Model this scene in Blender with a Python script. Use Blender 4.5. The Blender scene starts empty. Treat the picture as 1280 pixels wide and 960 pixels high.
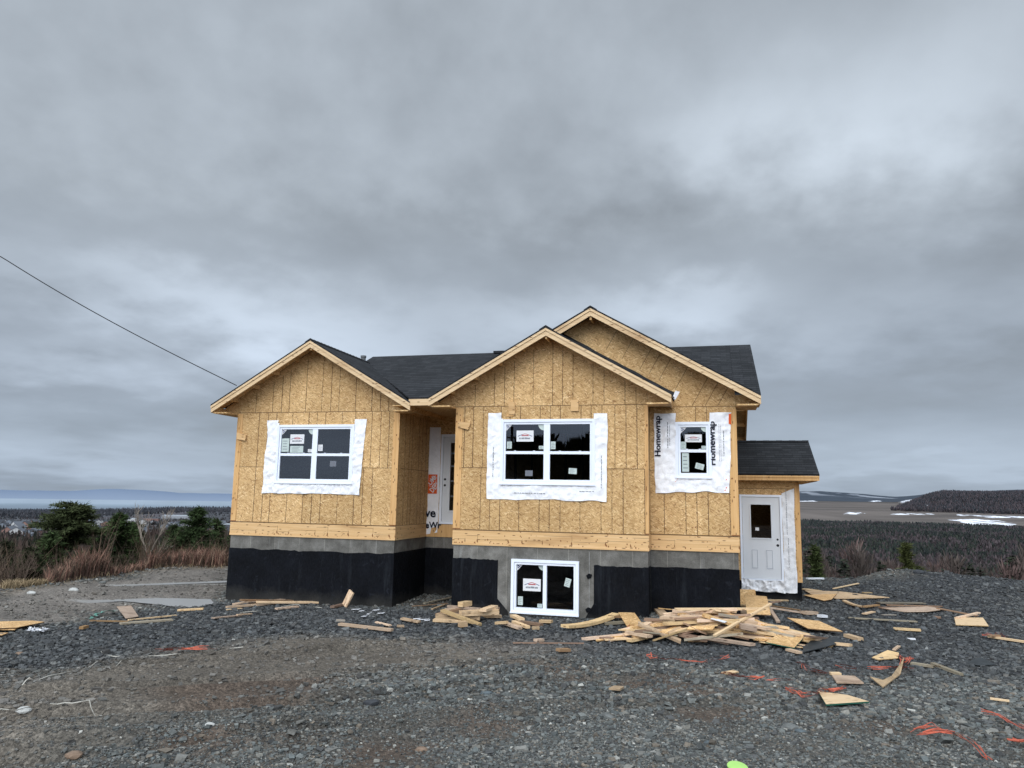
import bpy, math, random
import numpy as np
from mathutils import Vector, Matrix
random.seed(7); rng = np.random.default_rng(11)
sc = bpy.context.scene
COL = sc.collection
R = math.radians

# ------------------------------------------------------------------ camera
FPX, PITCH, ROLL, YAW = 951.04, 0.1474, 0.0182, 0.2616
EYE = 2.256
PX, PY = -1.1203, 15.4868          # front left corner of the house's middle bay
CY, SY = math.cos(YAW), math.sin(YAW)
ZB = 1.30                           # top of the foundation above the house's base
cd = bpy.data.cameras.new('camera'); cam = bpy.data.objects.new('camera', cd); COL.objects.link(cam)
cd.sensor_width = 36; cd.lens = FPX / 1280 * 36; cd.clip_end = 60000; cd.clip_start = 0.05
f_ = Vector((0, math.cos(PITCH), math.sin(PITCH))); u0 = Vector((0, -math.sin(PITCH), math.cos(PITCH))); x0 = Vector((1, 0, 0))
rt = math.cos(ROLL) * x0 + math.sin(ROLL) * u0; up = -math.sin(ROLL) * x0 + math.cos(ROLL) * u0
cam.matrix_world = Matrix(((rt.x, up.x, -f_.x, 0), (rt.y, up.y, -f_.y, 0), (rt.z, up.z, -f_.z, EYE), (0, 0, 0, 1)))
sc.camera = cam
sc.view_settings.view_transform = 'Standard'; sc.view_settings.look = 'None'; sc.view_settings.exposure = 0
sc.render.resolution_x = 1024; sc.render.resolution_y = 768

def ray(u, v):
    du, dv = u - 640, v - 480
    a = du * math.cos(ROLL) + dv * math.sin(ROLL); b = -du * math.sin(ROLL) + dv * math.cos(ROLL)
    y, z, x = 1., -b / FPX, a / FPX
    return np.array([x, y * math.cos(PITCH) - z * math.sin(PITCH), y * math.sin(PITCH) + z * math.cos(PITCH)])

# ------------------------------------------------------------------ noise + terrain
_perm = rng.random((256, 256))
def vnoise(x, y, seed=0):
    x = np.asarray(x, float) + seed * 17.3; y = np.asarray(y, float) + seed * 31.7
    xi = np.floor(x).astype(int); yi = np.floor(y).astype(int); fx = x - xi; fy = y - yi
    fx = fx * fx * (3 - 2 * fx); fy = fy * fy * (3 - 2 * fy)
    a = _perm[xi & 255, yi & 255]; b = _perm[(xi + 1) & 255, yi & 255]; c = _perm[xi & 255, (yi + 1) & 255]; d = _perm[(xi + 1) & 255, (yi + 1) & 255]
    return (a * (1 - fx) + b * fx) * (1 - fy) + (c * (1 - fx) + d * fx) * fy
def fbm(x, y, o=4, seed=0):
    s = 0; a = .5; t = 0
    for i in range(o):
        s = s + a * vnoise(x * 2 ** i, y * 2 ** i, seed + i); t += a; a *= .5
    return s / t
def ss(a, b, x):
    t = np.clip((np.asarray(x, float) - a) / (b - a), 0, 1); return t * t * (3 - 2 * t)

AZ_E = np.array([-180, -60, -32.9, -31.3, -29.1, -26.4, -24.1, -19.8, -10, 10, 20.6, 23.5, 27, 30.1, 33.5, 60, 180.])
R_E = np.array([19, 20, 20.9, 21.3, 22.5, 23.6, 25.2, 25.9, 27, 27, 25.0, 25.5, 27.6, 28, 28.5, 30, 19.])
LR = np.array([0, 3, 12, 60, 200, 500, 1100, 2000, 4000, 5200, 6300, 9000, 40000.]); LZ = np.array([0, -1.2, -4.5, -11, -20, -31, -50, -74, -106, -126, -160, -190, -190.])
RR = np.array([0, 2.5, 12, 60, 330, 600, 1270, 1500, 1900, 3000, 4200, 5500, 8000, 9500, 40000.]); RZ = np.array([0, -1.0, -5.5, -11, -41, -45, -35, -28, -16, -8, 8, 16, 125, 100, -50.])
PUDDLES = []
def gh(x, y):
    x = np.asarray(x, float); y = np.asarray(y, float)
    r = np.hypot(x, y); az = np.degrees(np.arctan2(x, y))
    re = np.interp(az, AZ_E, R_E); d = np.maximum(r - re, 0)
    w = ss(-8, 10, az)
    back = ss(70, 110, np.abs(az))
    far = (np.interp(d, LR, LZ) * (1 - w) + np.interp(d, RR, RZ) * w) * (1 - back)
    n = fbm(x / 300, y / 300, 4, 3) - .5
    far = far + n * np.clip(r - 80, 0, 400) / 400 * (16 + 0 * r) * (1 - back) * (1 - .75 * w * ss(1100, 1400, r) * (1 - ss(4200, 5500, r)))
    far = far + (fbm(x / 1400, y / 1400, 4, 9) - .5) * 110 * w * ss(5500, 8000, r)
    ridge = 47 * ss(26.4, 29.5, az) * ss(1950, 2700, r) * (1 - back) * ss(60, 50, az)
    far = far - 60 * ss(20, 31, az) * w * ss(5200, 8000, r) * (1 - back)
    far = far + ridge * (.9 + .2 * fbm(x / 200, y / 200, 3, 5))
    far = far + 20 * ss(-30, -22, az) * ss(1500, 3200, r) * (1 - ss(4000, 5200, r)) * (1 - w)
    near = .42 * ss(13, 3.5, y) * ss(-2, 2, y + 6) + .42 * (1 - ss(-2, 2, y + 6))
    # local settling of the yard round the foundations
    near = near - .17 * np.exp(-((x + 6.8) ** 2 / 9 + (y - 17) ** 2 / 14))
    near = near + .13 * np.exp(-((x - 3.4) ** 2 / 4 + (y - 14.6) ** 2 / 3))
    und = (fbm(x / 2.6, y / 2.6, 4, 1) - .5) * .16 * ss(2.5, 5, r)
    fine = (fbm(x / .35, y / .35, 3, 21) - .5) * .035
    # spoil heap on the right brow
    near = near + .35 * np.exp(-(((x - 12.9) / 2.3) ** 2 + ((y - 24.6) / 1.1) ** 2)) * (.6 + .8 * fbm(x / .8, y / .8, 3, 8))
    # wheel ruts across the dirt
    rut = np.zeros_like(x)
    for (xa, ya, xb, yb) in ((-5.2, 6.6, 1.5, 9.2), (-5.4, 5.2, 2.6, 8.0), (-7, 8.9, -1, 12), (-6.2, 7.6, 1.0, 10.3), (-4.4, 6.0, .5, 7.2)):
        L = math.hypot(xb - xa, yb - ya); tx, ty = (xb - xa) / L, (yb - ya) / L
        al = (x - xa) * tx + (y - ya) * ty; pe = -(x - xa) * ty + (y - ya) * tx + .35 * np.sin(al * .7)
        rut = rut + 1.7 * (-.05 * np.exp(-(pe / .14) ** 2) + .03 * np.exp(-((np.abs(pe) - .28) / .11) ** 2)) * ss(-2, 1, al) * ss(L + 2, L - 1, al)
    g = far + near * ss(34, 24, r) + und * ss(60, 22, r) + fine * ss(60, 25, r) + rut
    for poly, lev in PUDDLES:
        px_ = [p[0] for p in poly]; py_ = [p[1] for p in poly]; k = (x > min(px_) - .6) & (x < max(px_) + .6) & (y > min(py_) - .6) & (y < max(py_) + .6)
        if k.any(): w_ = sdf(poly, x[k], y[k], .35); g[k] = g[k] * (1 - w_) + (lev - .03 + .02 * (1 - w_)) * w_
    return g
def ghs(x, y): return float(gh(np.array([x]), np.array([y]))[0])
def at(u, v, lift=0.):
    d = ray(u, v); o = np.array([0, 0, EYE])
    ts = np.concatenate([np.linspace(2, 40, 1500), np.geomspace(40, 12000, 2500)])
    P = o + ts[:, None] * d; g = gh(P[:, 0], P[:, 1])
    k = np.where(P[:, 2] <= g + lift)[0]
    if len(k) == 0: return Vector(P[-1])
    k = k[0]
    if k == 0: return Vector(P[0])
    a = P[k - 1, 2] - g[k - 1] - lift; b = P[k, 2] - g[k] - lift; t = ts[k - 1] + (ts[k] - ts[k - 1]) * a / (a - b)
    p = o + t * d
    return Vector((p[0], p[1], p[2]))

# ------------------------------------------------------------------ node helpers
def new_mat(name):
    m = bpy.data.materials.new(name); m.use_nodes = True; nt = m.node_tree; nt.nodes.clear()
    return m, nt
def N(nt, typ, ins=None, **kw):
    n = nt.nodes.new(typ)
    for k, v in kw.items(): setattr(n, k, v)
    if ins:
        for k, v in ins.items():
            if hasattr(v, 'is_linked') or hasattr(v, 'node'): nt.links.new(v, n.inputs[k])
            else: n.inputs[k].default_value = v
    return n
def ramp(nt, fac, stops, interp='LINEAR'):
    n = nt.nodes.new('ShaderNodeValToRGB'); cr = n.color_ramp; cr.interpolation = interp
    while len(cr.elements) > 1: cr.elements.remove(cr.elements[-1])
    for i, (p, c) in enumerate(stops):
        e = cr.elements[0] if i == 0 else cr.elements.new(p)
        e.position = p; e.color = (c if isinstance(c, tuple) else (c, c, c)) + ((1,) if (not isinstance(c, tuple) or len(c) == 3) else ())
    nt.links.new(fac, n.inputs[0]); return n.outputs[0]
def mixc(nt, fac, a, b, bt='MIX'):
    n = nt.nodes.new('ShaderNodeMix'); n.data_type = 'RGBA'; n.blend_type = bt
    for i, v in ((0, fac), (6, a), (7, b)):
        if hasattr(v, 'node'): nt.links.new(v, n.inputs[i])
        else: n.inputs[i].default_value = v if i == 0 else (tuple(v) + (1,) if len(v) == 3 else v)
    return n.outputs[2]
def M_(nt, op, a, b=None, c=None, clamp=False):
    n = nt.nodes.new('ShaderNodeMath'); n.operation = op; n.use_clamp = clamp
    for i, v in enumerate((a, b, c)):
        if v is None: continue
        if hasattr(v, 'node'): nt.links.new(v, n.inputs[i])
        else: n.inputs[i].default_value = v
    return n.outputs[0]
def bsdf(nt, col, rough=.8, bump=None, bstr=.3, bdist=.01, spec=.3, metal=0):
    p = nt.nodes.new('ShaderNodeBsdfPrincipled'); o = nt.nodes.new('ShaderNodeOutputMaterial')
    if hasattr(col, 'node'): nt.links.new(col, p.inputs['Base Color'])
    else: p.inputs['Base Color'].default_value = tuple(col) + (1,)
    if hasattr(rough, 'node'): nt.links.new(rough, p.inputs['Roughness'])
    else: p.inputs['Roughness'].default_value = rough
    p.inputs['Specular IOR Level'].default_value = spec; p.inputs['Metallic'].default_value = metal
    if bump is not None:
        b = N(nt, 'ShaderNodeBump', {'Height': bump, 'Strength': bstr, 'Distance': bdist}); nt.links.new(b.outputs[0], p.inputs['Normal'])
    nt.links.new(p.outputs[0], o.inputs[0]); return p
def mapping(nt, vec, scale=(1, 1, 1), rot=(0, 0, 0), loc=(0, 0, 0)):
    n = nt.nodes.new('ShaderNodeMapping'); nt.links.new(vec, n.inputs[0])
    n.inputs['Scale'].default_value = scale; n.inputs['Rotation'].default_value = rot; n.inputs['Location'].default_value = loc
    return n.outputs[0]
def noise(nt, vec, s, det=4, rough=.55, dist=0):
    n = N(nt, 'ShaderNodeTexNoise', {'Vector': vec, 'Scale': s, 'Detail': det, 'Roughness': rough, 'Distortion': dist}); return n
def uvn(nt): return nt.nodes.new('ShaderNodeUVMap').outputs[0]
def objc(nt): return nt.nodes.new('ShaderNodeTexCoord').outputs['Object']

MT = {}
def simple(name, col, rough=.7, var=.12, s=8, bump=.0, spec=.3, metal=0):
    m, nt = new_mat(name); o = objc(nt); n = noise(nt, o, s, 5)
    c = mixc(nt, 1.0, col, ramp(nt, n.outputs[0], [(.3, 1 - var), (.7, 1 + var)]), 'MULTIPLY')
    bsdf(nt, c, rough, n.outputs[0] if bump else None, bump, .01, spec, metal); MT[name] = m; return m

def osb(name, tint=(1, 1, 1), use_obj=False):
    m, nt = new_mat(name); uv = uvn(nt)
    if use_obj:
        rnd = nt.nodes.new('ShaderNodeObjectInfo').outputs['Random']
        off = N(nt, 'ShaderNodeCombineXYZ', {0: M_(nt, 'MULTIPLY', rnd, 17.), 1: M_(nt, 'MULTIPLY', rnd, 9.)}).outputs[0]
        uv = N(nt, 'ShaderNodeVectorMath', {0: uv, 1: off}, operation='ADD').outputs[0]
    w = noise(nt, uv, 9, 2); wv = N(nt, 'ShaderNodeVectorMath', {0: w.outputs[1], 1: (.5, .5, .5)}, operation='SUBTRACT').outputs[0]
    wv = N(nt, 'ShaderNodeVectorMath', {0: wv, 'Scale': .035}, operation='SCALE').outputs[0]
    uvw = N(nt, 'ShaderNodeVectorMath', {0: uv, 1: wv}, operation='ADD').outputs[0]
    cur = None; bum = None
    for i, (ang, sx, sy) in enumerate(((8, 15, 70), (62, 14, 62), (118, 17, 76), (163, 13, 60), (35, 19, 84))):
        mp = mapping(nt, uvw, (1, 1, 1), (0, 0, R(ang)), (i * 3.1, i * 1.7, 0)); mp = mapping(nt, mp, (sx, sy, 1))
        v = N(nt, 'ShaderNodeTexVoronoi', {'Vector': mp, 'Scale': 1.0, 'Randomness': 1.0}, voronoi_dimensions='2D')
        sep = N(nt, 'ShaderNodeSeparateColor', {0: v.outputs['Color']})
        val = sep.outputs[0]; pick = sep.outputs[1]
        if cur is None: cur = val
        else:
            k = M_(nt, 'GREATER_THAN', pick, (.45, .5, .55, .62)[i - 1])
            cur = M_(nt, 'ADD', M_(nt, 'MULTIPLY', cur, M_(nt, 'SUBTRACT', 1., k)), M_(nt, 'MULTIPLY', val, k))
    t = tint
    c = ramp(nt, cur, [(0, (.30 * t[0], .165 * t[1], .075 * t[2])), (.10, (.44 * t[0], .28 * t[1], .135 * t[2])), (.3, (.54 * t[0], .36 * t[1], .180 * t[2])), (.6, (.60 * t[0], .412 * t[1], .215 * t[2])), (.88, (.70 * t[0], .50 * t[1], .28 * t[2])), (1, (.84 * t[0], .66 * t[1], .42 * t[2]))])
    sh = N(nt, 'ShaderNodeTexBrick', {'Vector': mapping(nt, uv, (1, 1, 1), (0, 0, 0), (.67, -.305, 0)), 'Color1': (.88, .87, .85, 1), 'Color2': (1.08, 1.08, 1.09, 1), 'Mortar': (1, 1, 1, 1), 'Scale': 1., 'Mortar Size': .0, 'Bias': 0., 'Brick Width': 1.22, 'Row Height': 1.22})
    c = mixc(nt, 1., c, sh.outputs[0], 'MULTIPLY')
    big = noise(nt, uv, 1.1, 4); c = mixc(nt, 1., c, ramp(nt, big.outputs[0], [(.3, (.84, .82, .79)), (.7, (1.08, 1.08, 1.08))]), 'MULTIPLY')
    sp = noise(nt, uv, 38, 3); c = mixc(nt, ramp(nt, sp.outputs[0], [(.66, 0.), (.74, .75)]), c, (.16, .08, .03))
    bsdf(nt, c, .72, cur, .35, .004, .25); MT[name] = m; return m
osb('osb', (1.01, .95, .84)); osb('osb_loose', (1.08, 1.0, .88), True)

def pine(name, a, b, c3, obj_rand=False, s=(1.2, 34, 34), axis='x', src='uv'):
    m, nt = new_mat(name); uv = uvn(nt) if src == 'uv' else objc(nt)
    oi = nt.nodes.new('ShaderNodeObjectInfo').outputs['Random']
    off = N(nt, 'ShaderNodeCombineXYZ', {0: M_(nt, 'MULTIPLY', oi, 31.), 1: M_(nt, 'MULTIPLY', oi, 13.), 2: M_(nt, 'MULTIPLY', oi, 5.)}).outputs[0]
    uv = N(nt, 'ShaderNodeVectorMath', {0: uv, 1: off}, operation='ADD').outputs[0]
    if axis == 'y': s = (s[1], s[0], s[2])
    g = noise(nt, mapping(nt, uv, s), 1.0, 6, .6, .6)
    c = ramp(nt, g.outputs[0], [(.25, a), (.5, b), (.75, c3)])
    st = noise(nt, mapping(nt, uv, (.7 * s[0] / 1.2, 3, 3) if axis == 'x' else (3, .7, 3)), 1.0, 4)
    c = mixc(nt, ramp(nt, st.outputs[0], [(.56, 0.), (.72, .55)]), c, (.30, .145, .05))
    kn = N(nt, 'ShaderNodeTexVoronoi', {'Vector': mapping(nt, uv, (2.6, 9, 9) if axis == 'x' else (9, 2.6, 9)), 'Scale': 1.}, voronoi_dimensions='2D')
    c = mixc(nt, ramp(nt, kn.outputs['Distance'], [(.05, .85), (.10, 0.)]), c, (.12, .05, .02))
    if obj_rand:
        hs = N(nt, 'ShaderNodeHueSaturation', {'Hue': M_(nt, 'ADD', .49, M_(nt, 'MULTIPLY', oi, .02)), 'Saturation': M_(nt, 'ADD', .72, M_(nt, 'MULTIPLY', oi, .35)), 'Value': M_(nt, 'ADD', .52, M_(nt, 'MULTIPLY', M_(nt, 'FRACT', M_(nt, 'MULTIPLY', oi, 7.31)), .62)), 'Color': c})
        c = hs.outputs[0]
    if obj_rand:
        mu = noise(nt, uv, 5., 5, .65); c = mixc(nt, ramp(nt, mu.outputs[0], [(.52, 0.), (.70, .55)]), c, (.16, .12, .085))
    bsdf(nt, c, .7, g.outputs[0], .25, .003, .25); MT[name] = m
pine('pine_h', (.55, .33, .145), (.66, .42, .20), (.73, .50, .275))
pine('pine_v', (.52, .28, .105), (.64, .38, .16), (.72, .46, .22), axis='y')
pine('fascia', (.56, .38, .21), (.68, .49, .29), (.76, .58, .37))
pine('board', (.52, .33, .17), (.68, .46, .26), (.78, .57, .36), True, s=(1.6, 40, 40))
pine('dark_board', (.20, .11, .055), (.30, .17, .085), (.38, .24, .13), True, s=(1.6, 40, 40))
pine('grey_board', (.24, .20, .15), (.33, .28, .21), (.42, .36, .28), True, s=(1.6, 40, 40))
simple('joint', (.115, .066, .032), .9)
simple('rust', (.24, .105, .04), .8)

def shingles(name='shingles'):
    m, nt = new_mat(name); uv = uvn(nt)
    br = N(nt, 'ShaderNodeTexBrick', {'Vector': uv, 'Color1': (.014, .0155, .018, 1), 'Color2': (.027, .0285, .032, 1), 'Mortar': (.010, .011, .013, 1), 'Scale': 1., 'Mortar Size': .006, 'Mortar Smooth': .6, 'Bias': .0, 'Brick Width': .21, 'Row Height': .143})
    br.offset = .37; br.offset_frequency = 3
    n = noise(nt, uv, 150, 3); c = mixc(nt, 1., br.outputs[0], ramp(nt, n.outputs[0], [(.3, .55), (.7, 1.6)]), 'MULTIPLY')
    b = noise(nt, uv, .8, 3); c = mixc(nt, 1., c, ramp(nt, b.outputs[0], [(.3, .8), (.7, 1.2)]), 'MULTIPLY')
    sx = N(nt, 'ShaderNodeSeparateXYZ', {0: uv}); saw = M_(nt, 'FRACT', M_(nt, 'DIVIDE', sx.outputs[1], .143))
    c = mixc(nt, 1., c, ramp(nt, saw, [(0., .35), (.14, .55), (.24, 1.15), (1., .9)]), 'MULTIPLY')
    h = M_(nt, 'ADD', M_(nt, 'MULTIPLY', saw, -1.), M_(nt, 'MULTIPLY', n.outputs[0], .3))
    bsdf(nt, c, .92, h, .8, .008, .2); MT[name] = m
shingles()
simple('felt', (.012, .012, .014), .55, .3, 5, .4); simple('tarp_dark', (.028, .032, .034), .6, .3, 6, .5)

def concrete():
    m, nt = new_mat('concrete'); uv = uvn(nt)
    n = noise(nt, uv, 3.5, 8, .65); f = noise(nt, uv, 60, 3)
    c = ramp(nt, n.outputs[0], [(.3, (.095, .090, .080)), (.5, (.155, .148, .134)), (.72, (.245, .235, .215))])
    dr = noise(nt, mapping(nt, uv, (9, 1.1, 1)), 1., 4); c = mixc(nt, ramp(nt, dr.outputs[0], [(.58, 0.), (.75, .45)]), c, (.33, .33, .32))
    bl = N(nt, 'ShaderNodeTexBrick', {'Vector': mapping(nt, uv, (1, 1, 1), (0, 0, 0), (.1, .005, 0)), 'Color1': (1, 1, 1, 1), 'Color2': (.80, .80, .80, 1), 'Mortar': (1.5, 1.5, 1.45, 1), 'Scale': 1., 'Mortar Size': .006, 'Mortar Smooth': .6, 'Brick Width': .61, 'Row Height': 1.3}); bl.offset = 0
    c = mixc(nt, 1., c, bl.outputs[0], 'MULTIPLY'); c = mixc(nt, 1., c, ramp(nt, f.outputs[0], [(.3, .8), (.7, 1.2)]), 'MULTIPLY')
    bsdf(nt, c, .9, f.outputs[0], .3, .004, .2); MT['concrete'] = m
concrete()
def tar():
    m, nt = new_mat('tar'); uv = uvn(nt); n = noise(nt, uv, 2.2, 7, .65); f = noise(nt, mapping(nt, uv, (4, 1.4, 1)), 9, 4)
    c = ramp(nt, n.outputs[0], [(.35, (.0025, .003, .0045)), (.62, (.005, .006, .009)), (.8, (.012, .014, .018))])
    f2 = noise(nt, uv, 5.5, 5, .6, 1.2)
    o_ = objc(nt); sz_ = N(nt, 'ShaderNodeSeparateXYZ', {0: o_}).outputs[2]; mud = M_(nt, 'ADD', M_(nt, 'MULTIPLY', sz_, -2.2), M_(nt, 'MULTIPLY', n.outputs[0], 1.1)); c = mixc(nt, ramp(nt, mud, [(.15, 0.), (.75, .75)]), c, (.040, .038, .034))
    st_ = noise(nt, mapping(nt, uv, (7, .8, 1)), 1., 5, .6); c = mixc(nt, ramp(nt, st_.outputs[0], [(.56, 0.), (.72, .55)]), c, (.020, .023, .028))
    c = mixc(nt, ramp(nt, f2.outputs[0], [(.62, 0.), (.70, .7)]), c, (.016, .018, .024))
    bsdf(nt, c, ramp(nt, f.outputs[0], [(.3, .6), (.7, .95)]), f.outputs[0], .5, .02, .12); MT['tar'] = m
tar()
def wrapm(name, base):
    m, nt = new_mat(name); o = objc(nt); n = noise(nt, o, 7, 5, .6, 1.5); r_ = noise(nt, mapping(nt, o, (1, 1, 1)), 22, 3, .6, 2)
    h = M_(nt, 'ADD', M_(nt, 'ABSOLUTE', M_(nt, 'SUBTRACT', n.outputs[0], .5)), M_(nt, 'MULTIPLY', M_(nt, 'ABSOLUTE', M_(nt, 'SUBTRACT', r_.outputs[0], .5)), .5))
    c = mixc(nt, 1., base, ramp(nt, n.outputs[0], [(.3, .90), (.6, 1.0)]), 'MULTIPLY')
    bsdf(nt, c, .42, h, .6, .035, .45); MT[name] = m
wrapm('wrap', (.92, .92, .95)); wrapm('wrap_grey', (.80, .80, .82))
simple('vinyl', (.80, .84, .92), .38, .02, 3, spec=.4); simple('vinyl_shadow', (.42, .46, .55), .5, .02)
simple('door_paint', (.66, .675, .70), .5, .03, 3); simple('door_groove', (.34, .36, .42), .6, .02)
simple('ink', (.012, .014, .03), .7, .02); simple('orange', (.70, .10, .015), .6, .06); simple('sticker_white', (.72, .72, .73), .5, .03); simple('sticker_pale', (.50, .57, .54), .5, .05)
simple('sticker_red', (.40, .04, .05), .5, .05); simple('sticker_grey', (.16, .17, .20), .6, .02); simple('emblem_blue', (.03, .05, .18), .5)
simple('metal', (.25, .26, .28), .4, .1, 20, 0, .5, .8); simple('black_plastic', (.01, .01, .011), .35); simple('pipe', (.10, .105, .11), .5)
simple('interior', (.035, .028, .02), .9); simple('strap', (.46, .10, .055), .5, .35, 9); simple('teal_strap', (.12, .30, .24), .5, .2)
simple('twine', (.42, .40, .35), .8, .1); simple('lime', (.36, .62, .16), .4, .05); simple('osb_edge_green', (.02, .09, .06), .7); simple('white_litter', (.70, .71, .74), .5, .05)
simple('seam', (.26, .26, .255), .9, .3, 20); simple('cable', (.012, .012, .013), .6); simple('pole_wood', (.13, .10, .075), .9, .2, 6, .3)
def glass():
    m, nt = new_mat('glass'); o = nt.nodes.new('ShaderNodeOutputMaterial')
    fr = N(nt, 'ShaderNodeFresnel', {'IOR': 1.5}); t = N(nt, 'ShaderNodeBsdfTransparent', {'Color': (.50, .52, .54, 1)}); g = N(nt, 'ShaderNodeBsdfGlossy', {'Color': (.85, .9, 1, 1), 'Roughness': .0})
    mx = N(nt, 'ShaderNodeMixShader', {0: fr.outputs[0], 1: t.outputs[0], 2: g.outputs[0]}); nt.links.new(mx.outputs[0], o.inputs[0]); MT['glass'] = m
glass()

# ------------------------------------------------------------------ mesh builder
class MB:
    def __init__(s): s.v = []; s.f = []; s.m = []; s.uv = []
    def face(s, pts, mi=0, uv=None):
        b = len(s.v); s.v += [tuple(map(float, p)) for p in pts]; s.f.append(tuple(range(b, b + len(pts)))); s.m.append(mi)
        if uv is None:
            a = Vector(pts[1]) - Vector(pts[0]); c = Vector(pts[-1]) - Vector(pts[0]); n = a.cross(c); ax = max(range(3), key=lambda i: abs(n[i]))
            i, j = ((1, 2), (0, 2), (0, 1))[ax]; uv = [(p[i], p[j]) for p in pts]
        s.uv += [tuple(q) for q in uv]
    def box(s, x0, y0, z0, x1, y1, z1, mi=0):
        a, b = min(x0, x1), max(x0, x1); c, d = min(y0, y1), max(y0, y1); e, f = min(z0, z1), max(z0, z1)
        P = [(a, c, e), (b, c, e), (b, d, e), (a, d, e), (a, c, f), (b, c, f), (b, d, f), (a, d, f)]
        for q in ((0, 3, 2, 1), (4, 5, 6, 7), (0, 1, 5, 4), (1, 2, 6, 5), (2, 3, 7, 6), (3, 0, 4, 7)): s.face([P[i] for i in q], mi)
    def prism(s, poly, y0, y1, mi=0, ax='y'):   # polygon in the x-z plane (counter-clockwise seen from the front)
        k = (lambda p, y: (p[0], y, p[1])) if ax == 'y' else (lambda p, y: (y, p[0], p[1]))
        n = len(poly)
        s.face([k(p, y0) for p in poly], mi); s.face([k(p, y1) for p in reversed(poly)], mi)
        for i in range(n):
            a, b = poly[i], poly[(i + 1) % n]; s.face([k(b, y0), k(a, y0), k(a, y1), k(b, y1)], mi)
    def slab(s, quad, off, mi=0, uv=None):      # quad top face, extruded by vector off
        q = [Vector(p) for p in quad]; o = Vector(off); n = len(q)
        s.face(q, mi, uv); s.face([p + o for p in reversed(q)], mi)
        for i in range(n): a, b = q[i], q[(i + 1) % n]; s.face([a, a + o, b + o, b], mi)
    def tube(s, pts, r, n=6, mi=0, cap=True, taper=None):
        pts = [Vector(p) for p in pts]; rings = []
        for i, p in enumerate(pts):
            d = (pts[min(i + 1, len(pts) - 1)] - pts[max(i - 1, 0)]).normalized()
            a = d.cross(Vector((0, 0, 1))); a = a.normalized() if a.length > 1e-3 else Vector((1, 0, 0)); b = d.cross(a)
            rr = r if taper is None else r + (taper - r) * i / (len(pts) - 1)
            rings.append([p + (a * math.cos(t) + b * math.sin(t)) * rr for t in [2 * math.pi * k / n for k in range(n)]])
        for i in range(len(rings) - 1):
            for k in range(n): s.face([rings[i][k], rings[i][(k + 1) % n], rings[i + 1][(k + 1) % n], rings[i + 1][k]], mi)
        if cap: s.face(rings[0][::-1], mi); s.face(rings[-1], mi)
    def build(s, name, mats, parent=None, zoff=0., loc=None):
        me = bpy.data.meshes.new(name)
        v = [(a, b, c + zoff) for a, b, c in s.v]
        me.from_pydata(v, [], s.f); me.update()
        uvl = me.uv_layers.new(name='UVMap'); uvl.data.foreach_set('uv', np.array(s.uv, dtype=np.float32).ravel())
        for m in (mats if isinstance(mats, (list, tuple)) else [mats]): me.materials.append(MT[m] if isinstance(m, str) else m)
        me.polygons.foreach_set('material_index', s.m)
        o = bpy.data.objects.new(name, me); COL.objects.link(o)
        if parent is not None: o.parent = parent
        if loc is not None: o.location = loc
        return o
def npmesh(name, V, F, mats, cols=None, smooth=False, parent=None, matidx=None):
    V = np.asarray(V, dtype=np.float32); F = np.asarray(F, dtype=np.int32); k = F.shape[1]
    me = bpy.data.meshes.new(name); me.vertices.add(len(V)); me.vertices.foreach_set('co', V.ravel())
    me.loops.add(F.size); me.loops.foreach_set('vertex_index', F.ravel())
    me.polygons.add(len(F)); me.polygons.foreach_set('loop_start', np.arange(0, F.size, k, dtype=np.int32))
    me.update(calc_edges=True)
    (me.shade_smooth if smooth else me.shade_flat)()
    if cols is not None:
        a = me.color_attributes.new('col', 'FLOAT_COLOR', 'POINT'); c = np.ones((len(V), 4), dtype=np.float32); c[:, :3] = cols; a.data.foreach_set('color', c.ravel())
    for m in (mats if isinstance(mats, (list, tuple)) else [mats]): me.materials.append(MT[m] if isinstance(m, str) else m)
    if matidx is not None: me.polygons.foreach_set('material_index', np.asarray(matidx, dtype=np.int32))
    o = bpy.data.objects.new(name, me); COL.objects.link(o)
    if parent is not None: o.parent = parent
    return o
def tag(o, label=None, cat=None, group=None, kind=None):
    if label: o['label'] = label
    if cat: o['category'] = cat
    if group: o['group'] = group
    if kind: o['kind'] = kind
    return o
def empty(name, loc, rz=0):
    o = bpy.data.objects.new(name, None); COL.objects.link(o); o.location = loc; o.rotation_euler = (0, 0, rz); o.empty_display_size = .2; return o
def text_mb(body, size, bold=False):
    c = bpy.data.curves.new('t', 'FONT'); c.body = body; c.size = size; c.resolution_u = 3
    if bold: c.offset = size * .026
    o = bpy.data.objects.new('t', c); COL.objects.link(o)
    me = bpy.data.meshes.new_from_object(o); bpy.data.objects.remove(o)
    V = [v.co.copy() for v in me.vertices]; F = [list(p.vertices) for p in me.polygons]; bpy.data.meshes.remove(me)
    return V, F

# ================================================================== THE HOUSE
H = empty('unfinished_house', (PX, PY, 0), -YAW)
tag(H, 'unfinished bungalow sheathed in OSB panels with dark shingled gable roofs on a black coated foundation', 'house')
ZW = 2.7614; ZR = .305
WM = 3.853; XL0, XL1, YL = -5.5055, -1.508, .582; XR1, YR = 5.49, .476
YP = 2.401; YBK = 6.55
TH = .16
def hb(mb, name, mats, label=None, parent=H):
    o = mb.build(name, mats, parent, 0 if parent is not H else ZB)
    if label: o['label'] = label
    return o

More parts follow.
